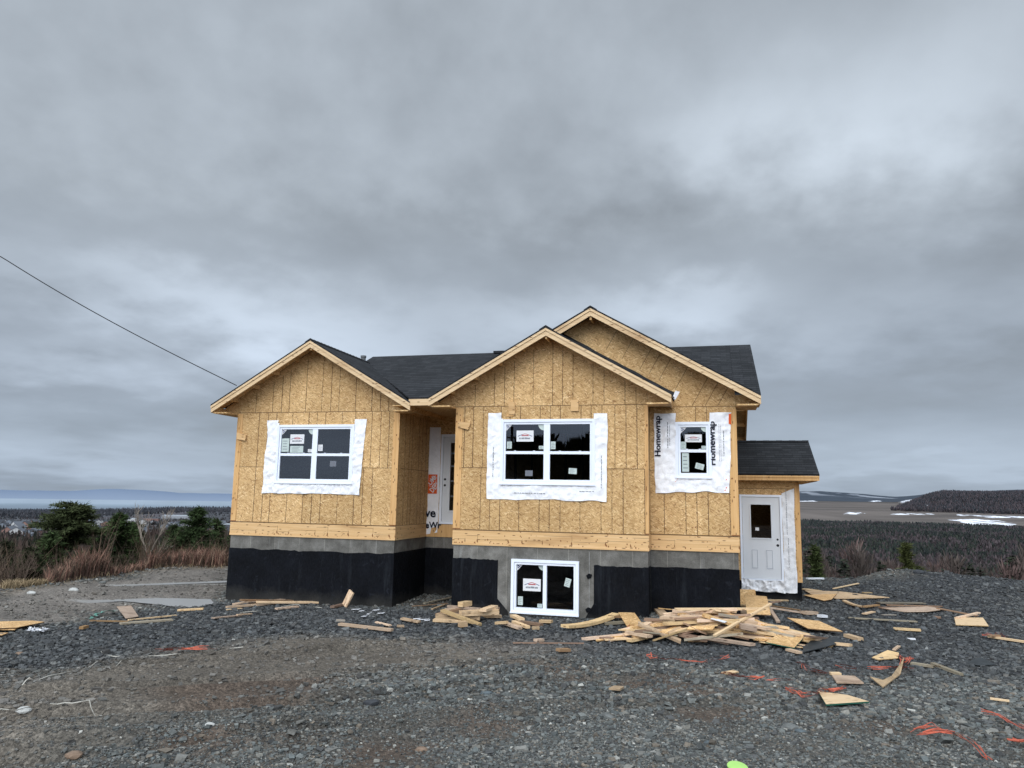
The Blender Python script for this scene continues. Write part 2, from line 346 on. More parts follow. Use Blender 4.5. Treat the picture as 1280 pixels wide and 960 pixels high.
def wall_xz(mb, x0, x1, z0, z1, y, holes=(), th=TH, mi=0):
    xs = sorted({x0, x1} | {h[0] for h in holes} | {h[1] for h in holes}); zs = sorted({z0, z1} | {h[2] for h in holes} | {h[3] for h in holes})
    for a, b in zip(xs, xs[1:]):
        for c, d in zip(zs, zs[1:]):
            if any(h[0] <= (a + b) / 2 <= h[1] and h[2] <= (c + d) / 2 <= h[3] for h in holes): continue
            mb.box(a, y, c, b, y + th, d, mi)
def vline(mb, x, z0, z1, y, mi=1, w=.013, skip=()):
    # a marked stud line, drawn a little ragged
    segs = [(z0, z1)]
    for (xa, xb, za, zb) in skip:
        if xa - .01 <= x <= xb + .01:
            n = []
            for a, b in segs:
                if zb <= a or za >= b: n.append((a, b)); continue
                if za > a: n.append((a, za))
                if zb < b: n.append((zb, b))
            segs = n
    for a, b in segs:
        if b - a > .03: mb.box(x - w / 2 * random.uniform(.45, 1.05), y - .0025, a + .004, x + w / 2 * random.uniform(.45, 1.05), y + .002, b - .004, mi)
        zz0 = a + .08
        while zz0 < b - .05:
            k = random.uniform(.006, .010); xx = x + random.uniform(-.012, .012); mb.box(xx - k, y - .0035, zz0 - k, xx + k, y, zz0 + k, mi); zz0 += random.uniform(.13, .20)
def hline(mb, x0, x1, z, y, hole=None, mi=1):
    segs = [(x0, x1)] if not hole or not (hole[2] < z < hole[3]) else [(x0, hole[0]), (hole[1], x1)]
    for a, b in segs: mb.box(a, y - .0025, z - .0055, b, y + .002, z + .0055, mi)
HOLES = {}
def nails(mb, x0, x1, z0, z1, y, n, mi=2, s=.006):
    for _ in range(n):
        x = random.uniform(x0, x1); z = random.uniform(z0, z1)
        if any(abs(y - yy) < .02 and h[0] - .02 < x < h[1] + .02 and h[2] - .02 < z < h[3] + .02 for h, yy in ((WIN_M, 0), (WIN_L, YL), (WIN_R, YR))): continue
        k = s * random.uniform(.7, 1.8); mb.box(x - k, y - .003, z - k, x + k, y + .001, z + k * random.uniform(1, 2), mi)

ROWZ = 1.525
WIN_M = (1.0, 2.80, 1.235, 2.45); WIN_L = (-4.40, -2.60, 1.21, 2.43); WIN_R = (4.38, 4.99, 1.42, 2.42)
# --- centre bay wall
sl = 0.577; apx = 1.9265
def gabz(x, cx, zc, s): return zc - s * abs(x - cx)
mb = MB()
wall_xz(mb, 0, WM, ZR, ZW, 0, [WIN_M])
mb.prism([(0, ZW), (WM, ZW), (WM, ZW + .36), (apx, 4.21 + .0), (0, ZW + .36)][:5], 0, TH)
for z in (ROWZ, ZW): hline(mb, 0, WM, z, 0, WIN_M)
for x in (.551, .746, .955, 1.346, 1.752, 1.955, 2.169, 2.559, 2.964, 3.174, 3.386, 3.794): vline(mb, x, ZR, ROWZ, 0, skip=[WIN_M])
for x in (.177, .364, .576, .949, 1.136, 1.351, 1.751, 1.957, 2.162, 2.571, 2.768, 2.982, 3.234, 3.445, 3.655): vline(mb, x, ROWZ, ZW, 0, skip=[WIN_M])
for x in (.39, .794, 1.004, 1.204, 1.602, 1.997, 2.199, 2.408, 2.805, 3.021, 3.429, 3.64): vline(mb, x, ZW, gabz(x, apx, 4.10, sl), 0)
nails(mb, .1, 3.8, .4, 2.7, 0, 60)
hb(mb, 'wall', ['osb', 'joint', 'rust'], 'OSB gable wall of the projecting centre bay')
# right and left returns of the bay
mb = MB(); mb.box(WM - TH, TH + .002, ZR, WM, YR - .004, ZW + .3); 
mb.box(WM - .001, .2, ZR, WM + .0025, .21, ZW, 1); mb.box(WM - .001, TH, ROWZ - .005, WM + .0025, YR - .01, ROWZ + .005, 1)
hb(mb, 'return_wall', ['osb', 'joint'])
mb = MB(); mb.box(0, TH + .002, ZR, TH, YP - .004, ZW + .3); hb(mb, 'return_wall', ['osb'])
# --- left wing
capx = (XL0 + XL1) / 2
mb = MB(); wall_xz(mb, XL0, XL1, ZR, ZW, YL, [WIN_L])
mb.prism([(XL0, ZW), (XL1, ZW), (XL1, ZW + .36), (capx, 4.27), (XL0, ZW + .36)], YL, YL + TH)
for z in (ROWZ, ZW): hline(mb, XL0, XL1, z, YL, WIN_L)
for x in (-4.958, -4.745, -4.552, -4.131, -3.731, -3.515, -3.305, -2.895, -2.499, -2.301, -2.08): vline(mb, x, ZR, ROWZ, YL, skip=[WIN_L])
for x in (-4.954, -4.722, -4.507, -4.101, -3.694, -3.486, -3.278, -2.873, -2.548, -2.151, -1.938, -1.74): vline(mb, x, ROWZ, ZW, YL, skip=[WIN_L])
for x in (-5.067, -4.636, -4.405, -4.211, -3.796, -3.396, -3.173, -2.976, -2.571, -2.176, -1.971, -1.772): vline(mb, x, ZW, gabz(x, capx, 4.14, .587), YL)
nails(mb, -5.3, -1.7, .4, 2.7, YL, 55)
hb(mb, 'wall', ['osb', 'joint', 'rust'], 'OSB gable wall of the left wing')
mb = MB(); mb.box(XL1 - TH, YL + TH + .002, ZR, XL1, YP + .3, ZW + .25); mb.box(XL0, YL + TH + .002, ZR, XL0 + TH, YBK - TH, ZW + .35)
for y in (.95, 1.2, 1.36, 1.77, 1.97, 2.2):
    mb.box(XL1 - .001, y, ZR, XL1 + .0025, y + .010, ZW, 1)
mb.box(XL1 - .001, YL + TH, ROWZ - .005, XL1 + .0025, YP, ROWZ + .005, 1)
hb(mb, 'side_wall', ['osb', 'joint'], 'OSB side wall of the left wing facing the porch')
# --- right section with the tall gable
rcx = (-.45 + 5.935) / 2; rsl = .575
mb = MB(); wall_xz(mb, WM + .003, XR1, ZR, ZW, YR, [WIN_R])
mb.prism([(.1, ZW), (XR1, ZW), (XR1, ZW + .30), (rcx, 4.68), (.1, ZW + .38)], YR, YR + TH)
mb.box(WM, YR - .0025, ZW - .005, XR1, YR + .002, ZW + .005, 1)
for x in (4.123, 4.53, 4.735, 4.946, 5.342): vline(mb, x, ZR, ROWZ, YR, skip=[WIN_R])
for x in (4.735, 4.946): vline(mb, x, ROWZ, ZW, YR, skip=[WIN_R])
hline(mb, WM, XR1, ROWZ, YR, WIN_R)
for x, z in ((4.676, 2.775), (4.921, 2.772), (5.158, 2.769), (4.355, 3.097), (4.047, 3.302), (3.852, 3.428), (3.676, 3.533), (3.318, 3.747), (2.995, 3.942)):
    # perpendicular to the roof slope, up to the rafters
    k = (4.62 - rsl * (x - rcx) - z) / (1.8 + rsl); k = max(k, .1)
    dx, dz = k, k * 1.8
    w = .005
    mb.face([(x - w, YR - .0025, z), (x + w, YR - .0025, z), (x + w + dx, YR - .0025, z + dz), (x - w + dx, YR - .0025, z + dz)], 1)
nails(mb, 3.95, 5.35, .4, 2.7, YR, 25)
hb(mb, 'wall', ['osb', 'joint', 'rust'], 'OSB wall of the right section under the tallest gable')
mb = MB(); mb.box(XR1 - TH, YR + TH + .002, ZR, XR1, YBK - TH - .002, ZW + .25)
mb.prism([(YR + .3, ZW + .25), (YBK - .1, ZW + .25), (3.512, 4.42)], XR1 - TH + .002, XR1 - .002, ax='x')
mb.box(XL0, YBK - TH, ZR, XR1, YBK, ZW + .25)
hb(mb, 'rear_wall', ['osb', 'joint'])
# --- porch back wall
DRX0, DRX1, DRZ0, DRZ1 = -1.19, -.17, .305, 2.40
mb = MB(); wall_xz(mb, XL1 + .002, TH, ZR, ZW + .4, YP, [(DRX0, DRX1, DRZ0, DRZ1)])
hb(mb, 'porch_wall', ['osb', 'joint'])
# --- inside: deck, ceiling and a few bare stud partitions, room darkness put in their colour
mb = MB(); mb.box(XL0 + TH, YL + TH, ZR - .03, XL1 - TH - .01, YBK - TH, ZR); mb.box(XL1 - TH, YP + TH + .01, ZR - .03, XR1 - TH, YBK - TH, ZR); mb.box(TH + .01, TH + .01, ZR - .03, WM - TH - .01, YP + TH, ZR); mb.box(WM - TH - .005, YR + TH + .01, ZR - .03, XR1 - TH - .01, YP + TH, ZR)
mb.box(XL0 + TH, YL + TH, ZW - .02, XL1 - TH - .01, YBK - TH, ZW); mb.box(XL1 - TH, YP + TH + .01, ZW - .02, XR1 - TH, YBK - TH, ZW); mb.box(TH + .01, YR + TH + .01, ZW - .02, XR1 - TH - .01, YP + TH, ZW)
for k in range(9): mb.box(.4 + k * .41, 3.2, ZR, .44 + k * .41, 3.29, ZW - .02)
hb(mb, 'interior_framing', ['interior'])

# --- rim boards
def rim(mb, x0, x1, y, side=1):
    mb.box(x0, y - .008, .002, x1, y + .03, ZR - .008); trim(mb, x0, x1, y)
def trim(mb, x0, x1, y):
    mb.box(x0, y - .0105, ZR - .018, x1, y - .007, ZR - .009, 1)
    x = x0
    while x < x1 - .1:
        L = random.uniform(.25, .8); e = min(x + L, x1); z = random.uniform(.10, .24); mb.box(x + .03, y - .0100, z, e, y - .0078, z + .004, 1)
        if random.random() < .7: mb.box(e, y - .0100, .05, e + .004, y - .0078, z + .02, 1)
        k = random.uniform(.008, .03); mb.face([(e - k, y - .0100, .06 + k), (e + k * .3, y - .0100, .05), (e + k * .5, y - .0100, .08), (e - k * .6, y - .0100, .11 + k)], 2); x = e
    nails(mb, x0, x1, .03, .06, y - .008, int((x1 - x0) * 6), 2, .007)
mb = MB(); rim(mb, -.012, WM + .012, 0); mb.box(-.012, -.016, .0, WM + .012, .02, .035)
nails(mb, .1, 3.75, .03, .28, -.008, 34)
mb.box(WM - .02, .032, .002, WM + .010, YR - .010, ZR - .008)
hb(mb, 'rim_board', ['pine_h', 'joint', 'rust'], 'long pale rim board under the centre bay wall')
mb = MB(); rim(mb, XL0 - .012, XL1 + .012, YL); mb.box(XL0 - .012, YL - .016, .0, XL1 + .012, YL + .02, .035); mb.box(XL1 - .02, YL + .032, .002, XL1 + .010, YP - .012, ZR - .008)
for k in range(9):
    x = -5.3 + k * .42 + random.uniform(-.05, .05)
    for j in range(3):
        mb.face([(x, YL - .0105, .05 + j * .07), (x + .008, YL - .0105, .05 + j * .07), (x + .05 + .02 * j, YL - .0105, .10 + j * .05), (x + .042 + .02 * j, YL - .0105, .10 + j * .05)], 2)
hb(mb, 'rim_board', ['pine_h', 'joint', 'rust'], 'rim board under the left wing wall')
mb = MB(); rim(mb, WM + .014, XR1 + .012, YR); mb.box(WM + .014, YR - .016, .0, XR1 + .012, YR + .02, .035); nails(mb, 3.95, 5.4, .03, .28, YR - .008, 14)
mb.box(XR1 - .02, YR + .032, .002, XR1 + .010, YBK, ZR - .008)
hb(mb, 'rim_board', ['pine_h', 'joint', 'rust'], 'rim board under the right section wall')
mb = MB(); mb.box(XL1 + .014, YP - .008, .002, -.014, YP + .03, ZR - .008); hb(mb, 'rim_board', ['pine_v'], 'rim board below the recessed front door')
# --- corner boards
def cboard(x0, x1, y, z0, z1, th=.012):
    m = MB(); m.box(x0, y - th, z0, x1, y + .01, z1); nails(m, x0 + .02, x1 - .02, z0 + .1, z1 - .1, y - th, 5, 1, .008); m.box(x0 - .001, y - th - .002, z0, x1 + .001, y, z0 + .02, 1)
    hb(m, 'corner_board', ['pine_v', 'rust'])
cboard(-.012, .135, 0, ZR, ZW - .03); cboard(XL0 - .012, XL0 + .12, YL, ZR, ZW - .03); cboard(XL1 - .13, XL1 + .012, YL, ZR, ZW - .03)
cboard(XR1 - .13, XR1 + .012, YR, ZR, ZW - .06); cboard(WM - .05, WM + .012, 0, ZR, ZW - .01)
mb = MB(); mb.box(WM - .001, .012, ZR, WM + .010, .11, ZW - .01); hb(mb, 'corner_board', ['pine_v'])
# nailed blocks
for pts, y in ((((-5.49, 2.302), (-5.478, 2.155), (-5.255, 2.118), (-5.244, 2.246)), YL - .012), (((.059, 2.458), (.045, 2.344), (.27, 2.286), (.317, 2.424)), -.012), (((1.1, 2.854), (1.115, 2.595), (1.238, 2.586), (1.233, 2.836)), 0), (((2.373, 2.868), (2.375, 2.646), (2.526, 2.644), (2.525, 2.865)), 0)):
    m = MB(); m.prism(list(pts), y - .04, y - .003); o = hb(m, 'wood_block', ['pine_h'])
m = MB(); m.box(1.06, -.018, 2.55, 1.21, -.004, 2.60); hb(m, 'wood_block', ['pine_v'])

# --- foundation and tar coating
mb = MB(); wall_xz(mb, .012, WM - .012, -1.9, 0, .008, [(1.27, 2.50, -1.20, -.27)], .2)
mb.box(.012, .21, -1.9, .2, YP, 0); mb.box(WM - .2, .21, -1.9, WM - .012, YR + .012, 0)
mb.box(XL0 + .012, YL + .01, -1.9, XL1 - .012, YL + .2, 0); mb.box(XL1 - .2, YL + .202, -1.9, XL1 - .012, YP, 0); mb.box(XL0 + .012, YL + .202, -1.9, XL0 + .2, YBK, 0)
mb.box(WM - .008, YR + .014, -1.9, XR1 - .012, YR + .2, 0); mb.box(XR1 - .2, YR + .202, -1.9, XR1 - .012, YBK, 0)
mb.box(XL1 - .01, YP + .012, -1.9, .01, YP + .2, 0); mb.box(XL0 + .202, YBK - .2, -1.9, XR1 - .202, YBK, 0)
# form-tie holes and white streak beside the basement window
hb(mb, 'foundation', ['concrete'], 'bare grey concrete top of the foundation')
def ragged(x0, x1, z, amp, n):
    xs = np.linspace(x0, x1, n); return [(float(x), z + amp * (fbm(x * 1.3 + 3, z * 7 + x0, 3, 4) - .5) * 2.4 + amp * .9 * (vnoise(x * 9, 3.3 + z) - .5) + amp * .7 * (vnoise(x * 23, 5.3 + z) - .5)) for x in xs]
def tarsheet(x0, x1, ztop, y, amp=.022, zb=-1.85, cut=None):
    m = MB(); top = ragged(x0, x1, ztop, amp, 40)
    for (a, za), (b, zb2) in zip(top, top[1:]): m.face([(a, y, zb), (b, y, zb), (b, y, zb2), (a, y, za)]); m.face([(a, y, za), (b, y, zb2), (b, y + .02, zb2), (a, y + .02, za)])
    m.face([(x0, y, zb), (x0, y, top[0][1]), (x0, y + .02, top[0][1]), (x0, y + .02, zb)]); m.face([(x1, y, zb), (x1, y + .02, zb), (x1, y + .02, top[-1][1]), (x1, y, top[-1][1])])
    return m
m = tarsheet(.002, .94, -.268, -.001); m.face([(.94, -.001, -1.0), (.94, -.001, -1.85), (1.35, -.001, -1.85), (1.15, -.001, -1.22)]); hb(m, 'tar_coating', ['tar'])
m = tarsheet(2.83, WM - .002, -.29, -.001); m.face([(2.83, -.001, -1.0), (2.65, -.001, -1.3), (2.55, -.001, -1.85), (2.83, -.001, -1.85)]); hb(m, 'tar_coating', ['tar'])
hb(tarsheet(XL0, XL1, -.283, YL - .001, .028), 'tar_coating', ['tar']); hb(tarsheet(WM + .004, XR1, -.31, YR + .002, .012), 'tar_coating', ['tar'])
for q in ((XL1 - .011, YL, -1.85, XL1 + .0, YP, -.26), (WM - .011, .0, -1.85, WM, YR, -.30), (XL1 + .001, YP - .001, -1.85, 0, YP + .01, -.25)):
    m = MB(); m.box(*q); hb(m, 'tar_coating', ['tar'])
for x, z in ((2.735, -.50), (2.72, -1.12), (1.83, -1.35)):
    m = MB(); m.prism([(x - .05, z + .01), (x - .02, z - .055), (x + .045, z - .03), (x + .06, z + .03), (x, z + .05)], -.012, .006); hb(m, 'form_tie_patch', ['tar'])
m = MB(); m.box(2.737, .005, -1.12, 2.745, .012, -.05); hb(m, 'concrete_seam', ['seam'])

# --- roofs. slope helper in the house frame
def slope_y(mb, xe, ze, xr, zr, y0, y1, t=.032):
    L = math.hypot(xr - xe, zr - ze)
    q = [(xe, y0, ze), (xe, y1, ze), (xr, y1, zr), (xr, y0, zr)]; uv = [(y0, 0), (y1, 0), (y1, L), (y0, L)]
    if xe < xr: q = q[::-1]; uv = uv[::-1]
    mb.slab(q, (0, 0, -t), 0, uv)
def slope_x(mb, x0, x1, ye, ze, yr, zr, t=.032):
    L = math.hypot(yr - ye, zr - ze); q = [(x0, ye, ze), (x1, ye, ze), (x1, yr, zr), (x0, yr, zr)]; uv = [(x0, 0), (x1, 0), (x1, L), (x0, L)]
    if ye > yr: q = q[::-1]; uv = uv[::-1]
    mb.slab(q, (0, 0, -t), 0, uv)
def ridgecap_y(mb, x, z, y0, y1, s, w=.13):
    y = y0
    while y < y1 - .02:
        e = min(y + .16, y1)
        mb.face([(x - w, y, z - s * w + .016), (x, y, z + .022), (x, e, z + .012), (x - w, e, z - s * w + .006)]); mb.face([(x, y, z + .022), (x + w, y, z - s * w + .016), (x + w, e, z - s * w + .006), (x, e, z + .012)])
        mb.face([(x - w, y, z - s * w + .016), (x - w, y, z - s * w), (x, y, z), (x, y, z + .022)]); mb.face([(x, y, z + .022), (x, y, z), (x + w, y, z - s * w), (x + w, y, z - s * w + .016)])
        y = e
def rake(xe, ze, xr, zr, y, half=False):
    # two-tier rake boards: deep board and narrow drip strip, both under the roofing
    s = (zr - ze) / (xr - xe); out = []
    d = 1 if xr > xe else -1
    m = MB(); a, b = xe, xr
    z0, z1 = ze - .034, zr - .034
    m.prism([(a, z0 - .150), (b, z1 - .150), (b, z1 - .052), (a, z0 - .052)][:: d], y, y + .035)
    m.prism([(a, z0 - .052), (b, z1 - .052), (b, z1), (a, z0)][:: d], y - .018, y + .035)
    return m
def verge(xe, ze, xr, zr, y0, y1, mb, nl=5, s_=1):
    # lookouts and the sheathing underside beneath a gable overhang
    for k in range(nl):
        t = (k + .5) / nl; x = xe + (xr - xe) * t; z = ze + (zr - ze) * t - .045
        mb.box(x - .019, y0 + .036, z - .09, x + .019, y1 - .003, z)
def underside(mb, xe, ze, xr, zr, y0, y1):
    z0, z1 = ze - .034, zr - .034; q = [(xe, y0 + .036, z0), (xr, y0 + .036, z1), (xr, y1, z1), (xe, y1, z0)]
    if xr < xe: q = q[::-1]
    q = q[::-1]
    mb.slab(q[::-1], (0, 0, -.012))
# centre bay roof
EZ = 2.915; MAP = 4.27; ELX, ERX = -.445, 4.33; MC = (ELX + ERX) / 2
root = MB(); slope_y(root, ELX, EZ, MC, MAP, -.47, .62); slope_y(root, ERX, EZ, MC, MAP, -.47, YR - .01); ridgecap_y(root, MC, MAP, -.47, YR - .01, .57)
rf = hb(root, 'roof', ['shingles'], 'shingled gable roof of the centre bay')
def sub(mb, name, mats, parent): o = mb.build(name, mats, parent, ZB); return o
sub(rake(ELX, EZ, MC, MAP, -.45), 'rake_board', ['fascia'], rf); sub(rake(ERX, EZ, MC, MAP, -.45), 'rake_board', ['fascia'], rf)
u = MB(); underside(u, ELX, EZ, MC, MAP, -.45, -.002); underside(u, ERX, EZ, MC, MAP, -.45, -.002); verge(ELX + .15, EZ + .08, MC - .25, MAP - .14, -.45, 0, u, 4); verge(ERX - .15, EZ + .08, MC + .25, MAP - .14, -.45, 0, u, 4)
u.box(ERX - .05, -.414, EZ - .19, ERX - .015, YR - .01, EZ - .05); u.box(ELX + .015, -.414, EZ - .19, ELX + .05, .12, EZ - .05); u.box(MC - .02, -.41, MAP - .24, MC + .02, -.003, MAP - .05)
# soffit returns closing the eave corners
rz = lambda x, xe, ze, s: ze - .05 + s * abs(x - xe)
u.prism([(WM + .004, EZ - .17), (ERX - .052, EZ - .17), (ERX - .052, EZ - .05), (WM + .004, rz(WM, ERX, EZ, .567))], -.001, .12); u.prism([(ELX + .052, EZ - .17), (-.004, EZ - .17), (-.004, rz(0, ELX, EZ, .567)), (ELX + .052, EZ - .05)], -.001, .12)
u.box(ERX - .46, -.41, EZ - .20, ERX - .052, -.002, EZ - .17); u.box(ELX + .052, -.41, EZ - .20, -.004, -.002, EZ - .17)
sub(u, 'lookouts', ['osb'], rf)
# left wing roof
LEX, LRX, LZ0, LAP = -5.925, -1.09, 2.905, 4.33; LC = (LEX + LRX) / 2; LY = YL - .45
root = MB(); slope_y(root, LEX, LZ0, LC, LAP, LY - .02, YBK + .4); slope_y(root, LRX, LZ0, LC, LAP, LY - .02, YBK + .4); ridgecap_y(root, LC, LAP, LY - .02, YBK, .587)
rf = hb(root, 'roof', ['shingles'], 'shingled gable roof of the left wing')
sub(rake(LEX, LZ0, LC, LAP, LY), 'rake_board', ['fascia'], rf); sub(rake(LRX, LZ0, LC, LAP, LY), 'rake_board', ['fascia'], rf)
u = MB(); underside(u, LEX, LZ0, LC, LAP, LY, YL - .002); underside(u, LRX, LZ0, LC, LAP, LY, YL - .002); verge(LEX + .15, LZ0 + .08, LC - .25, LAP - .14, LY, YL, u, 4); verge(LRX - .15, LZ0 + .08, LC + .25, LAP - .14, LY, YL, u, 4)
u.box(LEX + .015, LY + .036, LZ0 - .19, LEX + .05, YBK, LZ0 - .05); u.box(LRX - .05, LY + .036, LZ0 - .19, LRX - .015, YP, LZ0 - .05)
u.prism([(XL1 + .004, LZ0 - .17), (LRX - .052, LZ0 - .17), (LRX - .052, LZ0 - .05), (XL1 + .004, rz(XL1, LRX, LZ0, .589))], YL - .001, YL + .12); u.prism([(LEX + .052, LZ0 - .17), (XL0 - .004, LZ0 - .17), (XL0 - .004, rz(XL0, LEX, LZ0, .589)), (LEX + .052, LZ0 - .05)], YL - .001, YL + .12)
u.box(LEX + .052, LY + .036, LZ0 - .20, XL0 - .014, YBK, LZ0 - .17); u.box(XL1 + .014, LY + .036, LZ0 - .20, LRX - .052, YL - .004, LZ0 - .17); u.box(LC - .02, LY + .04, LAP - .24, LC + .02, YL - .003, LAP - .05)
sub(u, 'lookouts', ['osb'], rf)
# right section tall gable
RAP = RZA = 4.745; REX = 5.935; RLX = -.45; RC = rcx; RY = YR - .45; REZ = 2.925
root = MB()
gz_ = lambda x: REZ + (RAP - REZ) * (REX - x) / (REX - RC)
q_ = [(REX, RY - .02), (REX, .10), (3.06, 3.6), (RC, 3.6), (RC, RY - .02)]
root.slab([(x, y, gz_(x)) for x, y in q_], (0, 0, -.032), 0, [(y, (REX - x) * 1.153) for x, y in q_])
xa = RLX; root_z = lambda x: REZ + (RAP - REZ) * (x - RLX) / (RC - RLX)
slope_y(root, 1.2, root_z(1.2) + .015, RC, RAP, RY - .02, .64); slope_y(root, xa, root_z(xa) + .016, RC, RAP, .64, 3.6)
ridgecap_y(root, RC, RAP, RY - .02, 3.6, .575)
root.prism([(RC - .7, RAP - .45), (RC + .7, RAP - .45), (RC, RAP - .04)], 3.56, 3.6)
rf = hb(root, 'roof', ['shingles'], 'shingled roof of the tallest gable')
sub(rake(REX, REZ, RC, RAP, RY), 'rake_board', ['fascia'], rf); sub(rake(1.35, root_z(1.35), RC, RAP, RY), 'rake_board', ['fascia'], rf)
u = MB(); underside(u, REX, REZ, RC, RAP, RY, YR - .002); underside(u, 1.3, root_z(1.3), RC, RAP, RY, YR - .002); verge(REX - .15, REZ + .08, RC + .25, RAP - .14, RY, YR, u, 5)
u.prism([(XR1 + .004, REZ - .17), (REX - .052, REZ - .17), (REX - .052, REZ - .05), (XR1 + .004, rz(XR1, REX, REZ, .57))], YR - .001, YR + .12)
u.box(REX - .05, RY + .036, REZ - .19, REX - .015, RY + .5, REZ - .05); u.box(XR1 + .014, RY + .036, REZ - .20, REX - .052, YR + .4, REZ - .17); u.box(RC - .02, RY + .04, RAP - .26, RC + .02, YR - .003, RAP - .05)
sub(u, 'lookouts', ['osb'], rf)
# felt turned up the tall gable wall along the centre roof
m = MB(); n = 30
for i in range(n):
    xa_, xb_ = MC + .15 + (4.34 - MC - .15) * i / n, MC + .15 + (4.34 - MC - .15) * (i + 1) / n
    h = lambda x: MAP - (MAP - EZ) / (ERX - MC) * (x - MC)
    t = lambda x: .13 + .02 * vnoise(x * 5, 1.)
    m.face([(xa_, YR - .006, h(xa_) - .05), (xb_, YR - .006, h(xb_) - .05), (xb_, YR - .006, h(xb_) + t(xb_)), (xa_, YR - .006, h(xa_) + t(xa_))])
    m.face([(xa_, YR - .10, h(xa_) + .012), (xb_, YR - .10, h(xb_) + .012), (xb_, YR - .006, h(xb_) + .05), (xa_, YR - .006, h(xa_) + .05)])
hb(m, 'roofing_felt', ['felt'])
m = MB(); m.face([(4.30, YR - .008, 2.93), (4.36, YR - .008, 2.90), (4.45, YR - .008, 3.06), (4.36, YR - .008, 3.08)]); hb(m, 'flashing_scrap', ['wrap'])
# main roof
RYR, RZR = 3.512, 4.56; YE = .13; ms = (RZR - 2.915) / (RYR + .03); mz = lambda y: 2.915 + ms * (y + .03)
root = MB(); 
def on_main(mb, pts):
    q = [(x, y, mz(y)) for x, y in pts]; mb.slab(q, (0, 0, -.032), 0, [(x, (y - YE) * 1.104) for x, y in pts])
on_main(root, [(-3.2, 2.55), (-1.119, .14), (-1.119, RYR), (-3.2, RYR)]); on_main(root, [(-3.6, 3.05), (-3.201, 2.55), (-3.201, RYR), (-3.6, RYR)]); slope_x(root, -1.118, .0, YE, mz(YE), RYR, RZR); slope_x(root, .002, .6, .42, mz(.42), RYR, RZR); slope_x(root, .602, XR1 - .02, .66, mz(.66), RYR, RZR); slope_x(root, XR1 - .018, REX, .05, mz(.05), RYR, RZR)
slope_x(root, -3.6, REX, 8.0, RZR - ms * (8.0 - RYR), RYR, RZR)
root.box(-.25, RYR - .12, RZR - .03, .55, RYR + .12, RZR + .025)
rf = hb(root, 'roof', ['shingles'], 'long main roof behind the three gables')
m = MB(); m.prism([(-1.12, mz(YE) - .17), (-.02, mz(YE) - .17), (-.02, mz(YE) - .034), (-1.12, mz(YE) - .034)], YE + .0, YE + .035); sub(m, 'fascia_board', ['fascia'], rf)
m = MB(); m.box(-1.5, YE + .036, mz(YE) - .17, -.004, YP, mz(YE) - .155); sub(m, 'porch_ceiling', ['osb'], rf)
m = MB()
q = [(RYR, RZR - .04), (7.95, RZR - ms * (7.95 - RYR) - .04), (7.95, RZR - ms * (7.95 - RYR) - .18), (RYR, RZR - .18)]
m.prism(q[::-1], REX - .035, REX, ax='x'); q = [(.08, mz(.08) - .04), (.08, mz(.08) - .18), (RYR, RZR - .18), (RYR, RZR - .04)]; m.prism(q, REX - .035, REX, ax='x')
for k in range(6):
    y = 3.8 + k * .72; z = (mz(y) if y < RYR else RZR - ms * (y - RYR)) - .045; m.box(XR1 + .003, y - .02, z - .10, REX - .036, y + .02, z)
sub(m, 'rake_board', ['pine_v'], rf)
m = MB(); m.face([(XR1, 3.6, RZR - .09), (REX - .036, 3.6, RZR - .09), (REX - .036, 7.9, RZR - ms * 4.39 - .05), (XR1, 7.9, RZR - ms * 4.39 - .05)]); sub(m, 'soffit_sheathing', ['osb'], rf)
m = MB(); m.tube([(-3.5, 2.75, 4.3), (-3.5, 2.75, 4.41)], .06, 12); m.tube([(-3.5, 2.75, 4.39), (-3.5, 2.75, 4.44)], .072, 12); hb(m, 'vent_pipe', ['pipe'])

# --- windows
def sticker(w, x0, x1, z0, z1, y, mat='sticker_white', logo=False, tilt=0):
    m = MB(); cx, cz = (x0 + x1) / 2, (z0 + z1) / 2; c, s = math.cos(tilt), math.sin(tilt)
    T = lambda x, z: (cx + (x - cx) * c - (z - cz) * s, (cz + (x - cx) * s + (z - cz) * c))
    def q(a, b, c_, d, mi, off): m.face([(T(a, c_)[0], y - off, T(a, c_)[1]), (T(b, c_)[0], y - off, T(b, c_)[1]), (T(b, d)[0], y - off, T(b, d)[1]), (T(a, d)[0], y - off, T(a, d)[1])], mi)
    q(x0, x1, z0, z1, 0, .003)
    W, Hh = x1 - x0, z1 - z0
    if logo:
        n = 10
        for i in range(n):
            a0, a1 = i / n, (i + 1) / n; f = lambda t: .50 + .22 * (1 - abs(2 * t - 1) ** 1.3)
            xa, xb = x0 + W * (.08 + .84 * a0), x0 + W * (.08 + .84 * a1)
            m.face([(xa, y - .005, z0 + Hh * (f(a0) - .05)), (xb, y - .005, z0 + Hh * (f(a1) - .05)), (xb, y - .005, z0 + Hh * f(a1)), (xa, y - .005, z0 + Hh * f(a0))], 1 if 2 < i < 8 else 3)
        q(x0 + W * .3, x0 + W * .7, z0 + Hh * .50, z0 + Hh * .58, 1, .005)
        xx = x0 + W * .16
        while xx < x0 + W * .82:
            ww = W * random.uniform(.03, .055); q(xx, xx + ww, z0 + Hh * .22, z0 + Hh * random.uniform(.34, .38), 2, .005); xx += ww + W * random.choice((.012, .012, .03))
    else:
        k = 4
        for i in range(k): q(x0 + W * .15, x1 - W * random.uniform(.15, .4), z0 + Hh * (.18 + .2 * i), z0 + Hh * (.22 + .2 * i), 2, .005)
    sub(m, 'sticker', [mat, 'sticker_red', 'sticker_grey', 'emblem_blue'], w)
